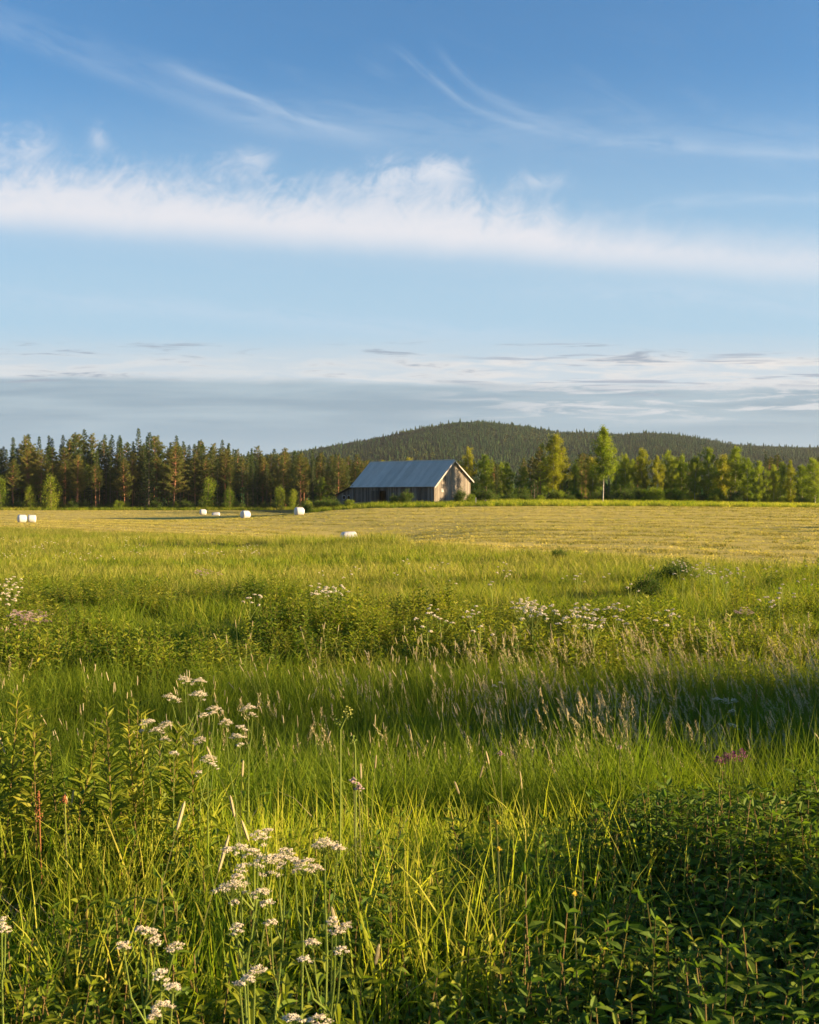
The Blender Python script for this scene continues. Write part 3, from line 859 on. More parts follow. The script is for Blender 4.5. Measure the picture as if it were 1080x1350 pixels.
def make_birch(h=15.0, bare=.22, wid=2.3, mat='birch_leaf', nb=88, shape=((0, .55), (.2, 1), (.5, .98), (.78, .72), (.94, .4), (1, .2)), leaf=.20, per=46, bark='birch_bark', stems=1):
    tr, cr = MB(), MB()
    for s_ in range(stems):
        ax = bent_trunk(tr, h * (1 - .12 * s_), .13, .02, sway=.22)
        for i in range(nb // stems):
            f = bare + (1 - bare) * (i + rng.random()) / (nb // stems)
            k = (f - bare) / (1 - bare); z = h * f * (1 - .12 * s_)
            L = wid * np.interp(k, [q[0] for q in shape], [q[1] for q in shape]) * rng.uniform(.4, 1.3)
            a = i * 2.399 + rng.normal(0, .4) + s_; b = ax(np.array(z * .96))
            d = np.array([math.cos(a), math.sin(a), rng.uniform(.2, .8)])
            t = np.array([0, .5, 1.])
            pts = b + d * L * t[:, None] - np.array([0, 0, 1]) * (L * .35 * t ** 2)[:, None]
            tr.tube(pts, [.03, .018, .006], 3)
            for c in range(max(2, int(L * 2.1))):
                u = rng.uniform(.25, 1.05)
                q = pts[0] * (1 - u) + pts[2] * u + rng.normal(0, .14, 3)
                nn = per
                p = q + rng.normal(0, 1, (nn, 3)) * [.24, .24, .30] - np.array([0, 0, 1]) * np.abs(rng.normal(0, .22, nn))[:, None]
                cr.cards(p, rng.uniform(leaf * .7, leaf * 1.25, nn), leaf * .8)
    return tr.mesh('trunk', M[bark], True), cr.mesh('crown', M[mat])


def make_bush(h=3.0, wid=1.6, mat='willow_leaf', n=42, per=60, leaf=.13):
    tr, cr = MB(), MB()
    for i in range(n):
        a = rng.uniform(0, 6.28); q = rng.random() ** .6; L = wid * q; zt = h * (1 - .6 * q * q) * rng.uniform(.55, 1.03)
        t = np.array([0, .5, 1.])[:, None]
        e = np.array([math.cos(a) * L, math.sin(a) * L, zt])
        pts = e * [1, 1, 0] * t ** 1.4 + np.array([0, 0, 1]) * zt * t
        pts[0, 2] = -.1
        tr.tube(pts, [.03, .018, .006], 3)
        for c in range(3):
            u = rng.uniform(.35, 1.0); p0 = pts[0] * (1 - u) + pts[2] * u + rng.normal(0, .12, 3) * wid / 1.6
            p = p0 + rng.normal(0, .2 * wid / 1.6, (per, 3)) * [1, 1, .9]
            p[:, 2] = np.maximum(p[:, 2], .03)
            cr.cards(p, rng.uniform(leaf * .7, leaf * 1.3, per), leaf * .5)
    return tr.mesh('stem', M['twig'], True), cr.mesh('foliage', M[mat])


PINES = [proto('pine', lambda b=b, s=s, n=n: make_pine(b, s, n)) for b, s, n in ((.45, 2.3, 60), (.36, 2.5, 66), (.5, 2.1, 54), (.3, 2.2, 70), (.22, 2.4, 76))]
SPRUCES = [proto('spruce', lambda w=w, b=b: make_spruce(17, b, w)) for w, b in ((1.9, .05), (2.3, .04), (1.6, .1))]
BIRCHES = [proto('birch', lambda b=b, w=w: make_birch(15, b, w)) for b, w in ((.2, 3.7), (.12, 4.2), (.26, 3.4))]
GOLDS = [proto('birch', lambda b=b, w=w: make_birch(15, b, w, 'birch_gold')) for b, w in ((.24, 3.2), (.1, 3.4))]
TALLBIRCH = proto('birch', lambda: make_birch(15, .36, 2.7, 'birch_leaf', 96, ((0, .7), (.18, 1), (.45, .95), (.75, .7), (1, .15))))
BUSHES = [proto('bush', lambda w=w, m=m: make_bush(3, w, m)) for w, m in ((1.7, 'willow_leaf'), (1.5, 'birch_leaf'), (1.9, 'willow_leaf'))]
YOUNG = [proto('young', lambda w=w: make_birch(5, .04, w, 'birch_leaf', 34, leaf=.14, per=40, bark='twig')) for w in (1.1, .9)]
PH = dict(pine=17.0, spruce=17.0, birch=15.0, bush=3.0, young=5.0)
NAMES = dict(pine='pine_tree', spruce='spruce_tree', birch='birch_tree', bush='leafy_bush', young='young_birch')
PARTS = dict(bush=('stem', 'foliage'))


def plant(pr, loc, height, label, cat, wide=1.0, group=None, name=None):
    k = pr['kind']; s = height / PH[k]
    r = empty(name or NAMES[k], loc, rng.uniform(0, 6.28)); r.scale = (s * wide, s * wide, s)
    a, b = PARTS.get(k, ('trunk', 'crown'))
    for nm, me in ((a, pr['trunk']), (b, pr['crown'])):
        c = bpy.data.objects.new(nm, me); COL.objects.link(c); c.parent = r
    tag(r, label, cat, group)
    return r


def plant_px(pr, px, top, Y, label, cat, wide=1.0, group=None, name=None, dz=0.0):
    p = at(px, Y, dz); return plant(pr, p, zpix(top, Y) - p.z, label, cat, wide, group, name)


def lzone(px, back):
    z = [(-5, 'at the far left end'), (58, 'above the paired bales'), (108, 'right of the paired bales'), (150, 'around the bare orange trunk'), (213, 'around the tallest spruce'),
         (258, 'left of the farthest bale'), (310, 'behind the farthest bale'), (362, 'behind the shaded bale'), (415, 'behind the bale nearest the barn'), (999, 'just left of the barn')]
    return next(t for lim, t in z if px < lim) + (', in the back rows' if back else ', in the front rows')


def rzone(px):
    z = [(665, 'right behind the barn gable'), (700, 'left of the golden birch'), (765, 'around the golden birch'), (815, 'around the tallest birch'), (868, 'right of the tallest birch'),
         (915, 'by the dark broad birch'), (955, 'by the full crowned birch'), (990, 'by the pointed birch'), (1030, 'where the verge ends'), (9999, 'at the right edge of the photo')]
    return next(t for lim, t in z if px < lim)


# left forest edge
def left_forest():
    env = [(-120, 588), (0, 584), (40, 577), (70, 581), (100, 577), (150, 583), (190, 574), (215, 582), (260, 584), (300, 588), (340, 592), (400, 598), (440, 602), (490, 608)]
    ex, ey = zip(*env)
    rows = [(318, 17, 0, .80), (324, 15, 9, .88), (331, 13, 4, .96), (339, 12, 10, 1.0), (348, 12, 3, 1.0)]
    for ri, (Y, step, off, hf) in enumerate(rows):
        for px in np.arange(-70 + off, 492, step):
            px = px + rng.uniform(-.4, .4) * step; YY = Y + rng.uniform(-3, 3)
            g = at(px, YY)
            f = hf * rng.uniform(.84, 1.07) + (.06 if rng.random() < .12 else 0)
            hgt = (zpix(np.interp(px, ex, ey), YY) - g.z) * f
            r = rng.random()
            if r < .43:
                plant(PINES[pick(1, [1, 2, 1, 3, 3])[0]], g, hgt, 'pine of the left forest ' + lzone(px, ri > 1), 'pine tree', rng.uniform(.85, 1.15), 'pines of the left forest edge')
            elif r < .93:
                plant(SPRUCES[pick(1, [1, 1, 1])[0]], g, hgt * 1.03, 'spruce of the left forest ' + lzone(px, ri > 1), 'spruce tree', rng.uniform(.85, 1.15), 'spruces of the left forest edge')
            else:
                plant(BIRCHES[pick(1, [1, 1, 1])[0]], g, hgt * .8, 'birch of the left forest ' + lzone(px, ri > 1), 'birch tree', rng.uniform(.7, .9), 'birches of the left forest edge')
    # ones that stand out in front
    Y = 311
    plant_px(PINES[0], 126, 612, Y, 'orange trunked pine in front of the left forest, bare below the crown', 'pine tree', 1.0)
    plant_px(PINES[2], 131, 615, Y + 2, 'slim pine right behind the bare orange trunk in front of the left forest', 'pine tree', .8)
    plant_px(PINES[3], 103, 600, Y + 2, 'bushy pine left of the bare orange trunk in front of the left forest', 'pine tree', 1.0)
    plant_px(SPRUCES[1], 196, 570, Y + 2, 'tallest spruce of the left forest, broad and lit down to the grass', 'spruce tree', 1.15)
    plant_px(PINES[4], 229, 583, Y, 'broad full pine right of the tallest spruce', 'pine tree', 1.2)
    plant_px(PINES[1], 18, 606, Y, 'dense pine at the left end of the forest above the paired bales', 'pine tree', 1.0)
    plant_px(PINES[1], 395, 600, Y + 4, 'golden lit pine above the hay bale nearest the barn', 'pine tree', 1.0)
    plant_px(PINES[4], 446, 600, Y + 4, 'golden lit bushy pine just left of the barn', 'pine tree', 1.15)
    for px, top, lab in ((67, 626, 'young birch at the foot of the pines right of the paired bales'), (272, 630, 'bright young birch behind the farthest hay bale'),
                         (2, 628, 'young birch at the far left end of the forest'), (41, 640, 'small leafy young birch behind the paired bales'),
                         (303, 643, 'small dark leafy young birch between the farthest bale and the next one'), (371, 641, 'young birch behind the bale at the shadow edge'), (385, 645, 'low leafy young birch beside the bale nearest the barn')):
        plant_px(YOUNG[0], px, top, 309, lab, 'young tree', 1.0)
    for i, px in enumerate(np.arange(-40, 470, 9)):
        px = px + rng.uniform(-4, 4)
        plant(BUSHES[pick(1, [1, 1, 1])[0]], at(px, 309 + rng.uniform(0, 6)), rng.uniform(1.2, 3.4), 'low green bush at the foot of the left forest ' + lzone(px, False).split(',')[0], 'bush', 1.0, 'bushes at the foot of the left forest')


# trees to the right of the barn
def right_trees():
    T = [  # proto, px, top, Y, wide, label
        (GOLDS[1], 617, 588, 214, .62, 'pale yellow green birch directly behind the barn gable'),
        (BIRCHES[1], 640, 598, 214, .85, 'dark leafy birch just right of the barn gable'),
        (BIRCHES[0], 668, 608, 212, .8, 'rounded green birch second to the right of the barn'),
        (PINES[4], 690, 604, 214, .75, 'bushy pine between the rounded birch and the pair of golden birches'),
        (GOLDS[0], 729, 571, 205, .95, 'golden birch with a white lower trunk between barn and tallest birch'),
        (PINES[3], 741, 588, 210, .95, 'rusty toned pine pressed behind the golden birch'),
        (PINES[1], 712, 590, 210, .85, 'dark pine with wide level branches left of the golden birch'),
        (BIRCHES[2], 757, 612, 208, .7, 'short green birch right of the golden birch'),
        (TALLBIRCH, 795, 560, 189, .92, 'tallest birch, standing alone on a long bare trunk'),
        (PINES[4], 772, 610, 216, .8, 'dark pine filling the gap left of the tallest birch'),
        (BIRCHES[0], 824, 597, 207, .72, 'slim green birch right of the tallest birch'),
        (GOLDS[0], 846, 590, 205, .80, 'airy yellow green birch with a thin pale trunk right of the slim one'),
        (BIRCHES[1], 880, 592, 208, .72, 'dark broad birch in the middle of the right row'),
        (BIRCHES[0], 899, 598, 211, .62, 'lighter birch leaning out behind the dark broad one'),
        (BIRCHES[1], 934, 588, 206, .78, 'full crowned birch leafy down to the verge'),
        (BIRCHES[2], 969, 587, 205, .92, 'pointed birch with a short pale trunk near the end of the verge'),
        (BIRCHES[1], 1000, 606, 198, .8, 'brownish green birch behind the end of the verge'),
        (GOLDS[1], 1042, 606, 200, .62, 'loose pale birch near the right edge of the photo'),
        (BIRCHES[1], 1075, 604, 192, .9, 'dark green birch cut by the right edge of the photo'),
        (SPRUCES[1], 1022, 604, 212, .9, 'dark spruce behind the loose pale birch'),
        (SPRUCES[2], 655, 612, 226, .9, 'dark spruce behind the rounded green birch'),
        (GOLDS[0], 541, 602, 240, .7, 'golden birch top showing over the ridge of the barn roof'),
        (GOLDS[0], 505, 606, 262, .6, 'small golden treetop at the left end of the barn ridge'),
    ]
    T += [
        (GOLDS[0], 782, 602, 209, .8, 'yellow green birch whose crown touches the left side of the tallest birch'),
        (BIRCHES[1], 812, 606, 212, .8, 'dark round crown in the gap right of the tallest birch'),
        (GOLDS[1], 866, 600, 204, .75, 'bright low branching birch before the dark broad one'),
        (BIRCHES[2], 916, 600, 205, .9, 'narrow birch squeezed between the dark pair and the full crowned birch'),
        (GOLDS[0], 952, 598, 209, .8, 'sunlit birch behind the gap before the pointed birch'),
        (BIRCHES[0], 985, 602, 203, .8, 'bushy birch immediately right of the pointed birch'),
        (BIRCHES[0], 1020, 612, 199, .85, 'low round birch where the verge grass ends'),
        (BIRCHES[2], 1058, 612, 198, .9, 'small dark birch before the loose pale one at the right'),
        (BIRCHES[1], 690, 614, 206, .8, 'low broad birch between the rounded birch and the golden one'),
    ]
    for pr, px, top, Y, w, lab in T:
        plant_px(pr, px, top, Y, lab, {'pine': 'pine tree', 'spruce': 'spruce tree', 'birch': 'birch tree'}[pr['kind']], w)
    plant_px(GOLDS[1], 739, 600, 207, 'double stemmed gold green birch touching the white trunked one', 'birch tree', .6)
    # second rank, individually countable but look-alike
    for i in range(64):
        px = 600 + (i * 61.8) % 560; Y = rng.uniform(222, 300); r = rng.random()
        top = rng.uniform(597, 612) + (8 if px < 700 else 0)
        if r < .4: plant_px(PINES[pick(1, [1] * 5)[0]], px, top, Y, 'wood pine behind the birch row, ' + rzone(px), 'pine tree', 1.0, 'pines of the right wood')
        elif r < .65: plant_px(SPRUCES[pick(1, [1] * 3)[0]], px, top, Y, 'dark wood spruce behind the birch row, ' + rzone(px), 'spruce tree', 1.0, 'spruces of the right wood')
        else: plant_px(BIRCHES[pick(1, [1] * 3)[0]], px, top + 4, Y, 'green wood birch behind the birch row, ' + rzone(px), 'birch tree', .8, 'birches of the right wood')
    for i in range(16):
        px = 478 + i * 9 + rng.uniform(-3, 3); Y = rng.uniform(240, 300)
        plant_px(PINES[pick(1, [1] * 5)[0]], px, rng.uniform(607, 614), Y, 'pine whose top shows just above the barn roof', 'pine tree', 1.0, 'pines behind the barn')
    # undergrowth along the verge
    for i in range(58):
        px = 628 + i * 8.2 + rng.uniform(-4, 4); Y = rng.uniform(196, 208)
        plant(BUSHES[pick(1, [1, 2, 1])[0]], at(px, Y), rng.uniform(1.4, 3.6), 'green bush below the birch row, ' + rzone(px), 'bush', rng.uniform(.9, 1.3), 'bushes under the right row of trees')
    B = [(534, 644, 181.5, 1.0, 'round green bush in front of the barn wall'), (520, 650, 182.5, .9, 'smaller dark bush against the middle of the barn wall'),
         (606, 641, 184, .75, 'dark bush hiding the foot of the barn gable'), (620, 648, 185.5, 1.0, 'low dark bush at the right corner of the barn'),
         (632, 640, 190, 1.0, 'tall dark bush beyond the right corner of the barn'), (425, 655, 187, 1.6, 'wide dark bush at the left foot of the lean-to'),
         (441, 654, 184, 1.4, 'dark bush before the low end of the lean-to'), (460, 656, 182, 1.3, 'low spreading bush under the lean-to wall'), (408, 660, 190, 1.4, 'low bush at the left end of the barn hedge'),
         (648, 645, 188, 1.1, 'green bush beside the small white post')]
    for px, top, Y, w, lab in B: plant_px(BUSHES[pick(1, [1, 1, 1])[0]], px, top, Y, lab, 'bush', w)
    # low willows in the meadow
    plant_px(BUSHES[0], 898, 733, 37, 'dark willow shrub with white flowers beside it in the right meadow', 'shrub', 1.25, name='willow_shrub')
    plant_px(BUSHES[2], 880, 737, 38, 'wider low willow shrub joined to the left of the flowered one', 'shrub', 1.4, name='willow_shrub')
    plant_px(BUSHES[2], 849, 751, 32, 'small dark willow shrub in front of the flowered willow', 'shrub', 1.2, name='willow_shrub')
    plant_px(BUSHES[0], 738, 719, 54, 'tiny green shrub at the edge of the mown field', 'shrub', .9, name='willow_shrub')


left_forest(); right_trees()


# trees outside the frame on the right whose shade falls into the ditch and over the fields
def shade_casters():
    for x, y, h, w in ((14, 8.7, 4.9, .8), (15.5, 10.2, 4.8, .85), (14.2, 11.7, 4.4, .8), (18, 9.5, 5.1, .9)):
        plant(BUSHES[0], Vector((x, y, float(H(x, y)))), h, 'dense willow beyond the right side of the ditch', 'willow', w, 'willows beside the ditch', 'willow_tree')
    plant(BUSHES[2], Vector((3.0, 3.5, float(H(3.0, 3.5)))), 1.25, 'willow shrub beyond the nettles at the right', 'willow', .9, name='willow_shrub')
    for x, y, h in ((60, 84, 6.4), (66, 90, 7.5), (64, 97, 5.5)):
        plant(BIRCHES[1], Vector((x, y, float(H(x, y)))), h, 'birch beyond the right side of the mown field', 'birch tree', 1, 'birches beside the mown field')


shade_casters()


# ------------------------------------------------------------------ distant wood and hill forest
def far_tree(i, mat, conifer=True):
    mb = MB()
    if conifer:
        tiers = 6
        for t in range(tiers):
            k = t / tiers; z0 = 1.2 + k * 10.5; z1 = z0 + 3.6 - k * 1.0; r = 2.2 * (1 - k) ** .8 + .35
            n = 9; a = np.arange(n) / n * 6.283 + rng.uniform(0, 6)
            rr = r * rng.uniform(.65, 1.15, n); zz = z0 + rng.normal(0, .35, n)
            V = np.concatenate([np.stack([rr * np.cos(a), rr * np.sin(a), zz], 1), [[0, 0, z1]]])
            mb.add(V, [[j, (j + 1) % n, n] for j in range(n)])
    else:
        n = 90; p = rng.normal(0, 1, (n, 3)); p /= np.linalg.norm(p, axis=1)[:, None]
        p = p * [2.0, 2.0, 4.6] * rng.uniform(.6, 1.05, n)[:, None] + [0, 0, 6.5]
        mb.cards(p, rng.uniform(1.2, 2.2, n), 1.3)
    return mb.obj('far_tree_%02d' % i, mat, link=False)


def far_forest():
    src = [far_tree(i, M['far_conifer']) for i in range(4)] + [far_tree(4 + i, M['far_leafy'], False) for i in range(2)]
    Ys = []; Xs = []
    for a, b, d in ((360, 900, .045), (900, 2280, .055)):
        e = np.linspace(a, b, 60)
        for y0, y1 in zip(e[:-1], e[1:]):
            xl, xr = (-.45 if a < 900 else -.20) * y1, .42 * y1; n = int(d * (y1 - y0) * (xr - xl))
            Xs.append(rng.uniform(xl, xr, n)); Ys.append(rng.uniform(y0, y1, n))
    x = np.concatenate(Xs); y = np.concatenate(Ys); n = len(x)
    r = rng.random(n) + (fbm(x * .01, y * .01, 91) - .5) * .5
    idx = np.where(r > np.where(y < 900, .80, .97), 4 + pick(n, [1, 1]), pick(n, [1] * 4))
    s = scl(n, .5, 1.15) * (.50 + .5 * fbm(x * .012, y * .012, 93))[:, None] * (1 + .45 * (rng.random(n) < .07))[:, None]
    P = onground(x, y, -.5)
    nr = y < 900
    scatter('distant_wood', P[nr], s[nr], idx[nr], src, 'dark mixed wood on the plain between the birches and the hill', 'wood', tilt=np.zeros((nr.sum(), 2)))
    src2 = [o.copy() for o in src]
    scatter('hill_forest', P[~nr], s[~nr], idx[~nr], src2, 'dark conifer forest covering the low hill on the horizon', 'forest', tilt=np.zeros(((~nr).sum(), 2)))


far_forest()


# ------------------------------------------------------------------ barn
def woodmat(name, cols):
    m, nt, out = newmat(name)
    geo = nt.nodes.new('ShaderNodeNewGeometry'); tc = nt.nodes.new('ShaderNodeTexCoord')
    mp = nt.nodes.new('ShaderNodeMapping'); mp.inputs['Scale'].default_value = (6, 6, .5)
    nt.links.new(tc.outputs['Object'], mp.inputs[0])
    st = noise(nt, mp.outputs[0], 1, 5, .6); blot = noise(nt, tc.outputs['Object'], .6, 4, .6)
    fac = X(nt, geo.outputs['Random Per Island']) * .45 + st * .35 + blot * .3
    col = ramp(nt, fac, [(.2 + .6 * i / (len(cols) - 1), c) for i, c in enumerate(cols)])
    p = nt.nodes.new('ShaderNodeBsdfPrincipled'); p.inputs['Roughness'].default_value = .9; p.inputs['Specular IOR Level'].default_value = .15
    nt.links.new(col, p.inputs['Base Color']); nt.links.new(p.outputs[0], out.inputs[0])
    return m


def roofmat():
    m, nt, out = newmat('roof_sheet')
    tc = nt.nodes.new('ShaderNodeTexCoord')
    mp = nt.nodes.new('ShaderNodeMapping'); mp.inputs['Scale'].default_value = (1.2, .35, .35); nt.links.new(tc.outputs['Object'], mp.inputs[0])
    a = noise(nt, mp.outputs[0], 1.2, 6, .65); b = noise(nt, tc.outputs['Object'], 4, 4, .7)
    geo = nt.nodes.new('ShaderNodeNewGeometry')
    fac = a * .5 + b * .25 + X(nt, geo.outputs['Random Per Island']) * .22
    col = ramp(nt, fac, [(.28, (.36, .33, .29)), (.5, (.47, .43, .38)), (.7, (.57, .53, .47)), (.8, (.42, .31, .22))])
    p = nt.nodes.new('ShaderNodeBsdfPrincipled'); p.inputs['Roughness'].default_value = .8; p.inputs['Metallic'].default_value = .0; p.inputs['Specular IOR Level'].default_value = .2
    nt.links.new(col, p.inputs['Base Color']); nt.links.new(p.outputs[0], out.inputs[0])
    return m


M['wood'] = woodmat('weathered_boards', [(.045, .036, .03), (.09, .072, .06), (.15, .12, .10), (.21, .17, .145)])
M['wood_warm'] = woodmat('gable_boards', [(.07, .062, .052), (.125, .108, .09), (.18, .155, .13), (.24, .21, .175)])
M['wood_dark'] = woodmat('old_dark_boards', [(.03, .024, .02), (.06, .05, .04), (.11, .09, .075)])
M['trim'] = woodmat('pale_trim', [(.30, .27, .24), (.40, .36, .32), (.46, .42, .38)])
M['roof'] = roofmat()
M['stone'] = plainmat('field_stone', (.20, .19, .18), (.30, .28, .26), 2, .9, bump=.5)


def barn():
    ang = math.atan2(.64, -.77)          # from the near corner along the long wall, local +x
    Z0 = .72
    root = empty('barn', (4.18, 188.0, Z0), ang)
    tag(root, 'weathered grey wooden barn with blue grey metal roof beyond the mown field', 'barn')
    # local frame: x along the long wall (away to the left); gable wall runs along local -y
    L, W = 18.3, 10.0; EF, ER, RG = 3.05, 3.95, 7.25; HY = 5.0
    # local y: negative points along (.64,.77)
    gy = lambda s: -s
    def board(mb, x0, y0, x1, y1, zb, zt0, zt1, th=.03, off=0.0):
        d = np.array([x1 - x0, y1 - y0]); d = d / np.linalg.norm(d); n = np.array([d[1], -d[0]])
        a0 = np.array([x0, y0]) + n * off; a1 = np.array([x1, y1]) + n * off
        b0, b1 = a0 + n * th, a1 + n * th
        V = [[*a0, zb], [*a1, zb], [*a1, zt1], [*a0, zt0], [*b0, zb], [*b1, zb], [*b1, zt1], [*b0, zt0]]
        mb.add(V, [[0, 1, 2, 3], [5, 4, 7, 6], [4, 0, 3, 7], [1, 5, 6, 2], [3, 2, 6, 7], [4, 5, 1, 0]])
    def row(mb, p0, p1, zb, ztf, holes=(), w=.2):
        p0 = np.array(p0, float); p1 = np.array(p1, float); LL = np.linalg.norm(p1 - p0); d = (p1 - p0) / LL; t = 0
        while t < LL - .02:
            ww = min(w * rng.uniform(.8, 1.25), LL - t); a, b = p0 + d * t, p0 + d * (t + ww - .018)
            segs = [(zb + rng.uniform(-.05, .08), ztf(t), ztf(t + ww))]
            for (h0, h1, z0, z1) in holes:
                if h0 < t + ww / 2 < h1: segs = ([(zb, z0, z0)] if z0 > zb + .1 else []) + [(z1, ztf(t), ztf(t + ww))]
            for sb, s0, s1 in segs:
                if s0 - sb > .05: board(mb, *a, *b, sb, s0, s1, .028, rng.uniform(-.01, .014))
            t += ww
    ROOFY = lambda s: EF + (RG - EF) * s / HY if s < HY else RG + (ER - RG) * (s - HY) / (W - HY)
    # long front wall
    f = MB(); row(f, (0, 0), (L, 0), .05, lambda t: EF - .06, [(10.7, 12.2, .05, 2.15), (5.2, 6.0, 1.3, 1.9)])
    f.obj('front_wall', M['wood'], root)
    g = MB(); row(g, (0, gy(W)), (0, gy(0)), .05, lambda t: ROOFY(W - t) - .1, [(7.6, 8.2, 1.9, 2.45)])
    gw = g.obj('gable_wall', M['wood_warm'], root)
    gb = MB(); row(gb, (L, gy(0)), (L, gy(W)), .05, lambda t: ROOFY(t) - .1); gb.obj('far_gable_wall', M['wood'], root)
    b = MB(); row(b, (L, gy(W)), (0, gy(W)), .05, lambda t: ER - .1); b.obj('back_wall', M['wood'], root)
    h = MB(); h.box(np.array([-.045, gy(2.1), 2.17]), np.array([.05, .62, .6])); h.obj('hatch', M['trim'], root)
    # wall posts proud of the boards
    p = MB()
    for t in (.08, 3.0, 7.2, 10.55, 12.35, 15.3, 18.2): p.box(np.array([t, .075, (EF - .1) / 2 + .02]), np.array([.15, .08, EF - .1]))
    p.obj('wall_post', M['wood_dark'], root)
    # plank door, half open in the front wall
    d = MB(); row(d, (12.26, .2), (13.2, 1.15), .12, lambda t: 2.1); dd = d.obj('door', M['wood_dark'], root)
    s = MB(); s.box(np.array([L / 2, .0, -.25]), np.array([L, .36, .6])); s.box(np.array([.0, gy(W / 2), -.25]), np.array([.34, W - .4, .6])); s.obj('foundation', M['stone'], root)
    # roof sheets
    for nm, s0, s1 in (('roof', -.45, HY), ('roof_back', W + .45, HY)):
        r = MB(); x = -.45; ln = L + .9; n = 0
        z = lambda q: (EF + (RG - EF) * q / HY) if nm == 'roof' else RG + (ER - RG) * (q - HY) / (W - HY)
        while x < ln - .5:
            w = .92; e = rng.uniform(-.03, .03); lift = rng.uniform(0, .02)
            a0 = np.array([x, gy(s0 + (e if nm == 'roof' else -e)), z(s0) + .06 + lift]); a1 = np.array([x, gy(s1), z(s1) + .06 + lift])
            k = 9; xs = np.linspace(0, w + .03, k); wave = .005 * (np.arange(k) % 2)
            V = []
            for i in range(k):
                for a in (a0, a1):
                    V.append(a + [xs[i], 0, wave[i] + .03]); 
                for a in (a0, a1):
                    V.append(a + [xs[i], 0, wave[i] - .01])
            Fc = []
            for i in range(k - 1):
                q = i * 4; Fc += [[q, q + 1, q + 5, q + 4], [q + 2, q + 6, q + 7, q + 3], [q, q + 4, q + 6, q + 2], [q + 1, q + 3, q + 7, q + 5]]
            Fc += [[0, 2, 3, 1], [(k - 1) * 4, (k - 1) * 4 + 1, (k - 1) * 4 + 3, (k - 1) * 4 + 2]]
            r.add(V, Fc); x += w
        rf = r.obj('roof', M['roof'], root)
    c = MB(); c.tube([[-.5, gy(HY), RG + .10], [L + .5, gy(HY), RG + .10]], .09, 8); c.obj('ridge_cap', M['roof'], root)
    # rake boards on the lit gable, purlin ends
    for s0, s1, z0, z1 in ((-.45, HY, None, None), (HY, W + .45, None, None)):
        q = MB(); zz = lambda v: (EF + (RG - EF) * v / HY) if s1 == HY else RG + (ER - RG) * (v - HY) / (W - HY)
        V = []
        for v in (s0, s1):
            for xx in (-.50, -.455):
                for dz in (-.17, .055): V.append([xx, gy(v), zz(v) + dz])
        q.add(V, [[0, 1, 3, 2], [4, 6, 7, 5], [0, 4, 5, 1], [2, 3, 7, 6], [0, 2, 6, 4], [1, 5, 7, 3]])
        q.obj('rake_board', M['trim'], root)
    rft = MB()
    for v in (.0, 2.5, HY, 7.5, W): rft.box(np.array([-.22, gy(v), ROOFY(min(v, W - .001)) - .16]), np.array([.42, .14, .16]))
    rft.obj('purlin', M['wood_dark'], root)
    # lean-to at the far left end
    lt = MB(); lx = L + .06; e = L + 4.3; sl = lambda t: 2.95 - 1.55 * t / 4.24
    row(lt, (lx, -.25), (e, -.25), -.3, lambda t: sl(t) - .08, [(1.0, 1.75, .6, 1.35), (2.1, 2.9, .5, 1.15)])
    row(lt, (e, -.25), (e, gy(W - .5)), -.3, lambda t: sl(4.24) - .08)
    lo = lt.obj('lean_to', M['wood'], root)
    lr = MB(); V = []
    for xx, zz in ((L + .04, 3.05), (e + .4, 1.28)):
        for yy in (.2, gy(W - .3)):
            for dz in (0, .09): V.append([xx, yy, zz + dz])
    lr.add(V, [[0, 1, 3, 2], [4, 6, 7, 5], [0, 4, 5, 1], [2, 3, 7, 6], [0, 2, 6, 4], [1, 5, 7, 3]])
    lr.obj('lean_to_roof', M['wood_dark'], root)
    for xx in (L + 1.4, L + 2.55):
        a = np.linspace(0, 6.283, 15); w = MB(); w.tube(np.stack([xx + .42 * np.cos(a), np.full(15, -.19), .95 + .4 * np.sin(a)], 1), .05, 5)
        w.obj('old_tyre', M['trim'] if xx > L + 2 else M['wood'], root) if False else w.obj('arched_frame', M['trim'], lo)
    return root


barn()


# ------------------------------------------------------------------ hay bales
def balemat():
    m, nt, out = newmat('bale_wrap')
    tc = nt.nodes.new('ShaderNodeTexCoord'); n = noise(nt, tc.outputs['Object'], 5, 4, .6)
    p = nt.nodes.new('ShaderNodeBsdfPrincipled'); p.inputs['Roughness'].default_value = .32
    nt.links.new(mixc(nt, n.sm(.3, .7), (.42, .42, .43), (.50, .49, .49)), p.inputs['Base Color'])
    b = nt.nodes.new('ShaderNodeBump'); b.inputs['Strength'].default_value = .5; b.inputs['Distance'].default_value = .03
    mp = nt.nodes.new('ShaderNodeMapping'); mp.inputs['Scale'].default_value = (1, 1, 1); nt.links.new(tc.outputs['Object'], mp.inputs[0])
    nt.links.new(noise(nt, mp.outputs[0], 9, 4, .6, .6).s, b.inputs['Height']); nt.links.new(b.outputs[0], p.inputs['Normal'])
    nt.links.new(p.outputs[0], out.inputs[0])
    return m


M['bale'] = balemat()


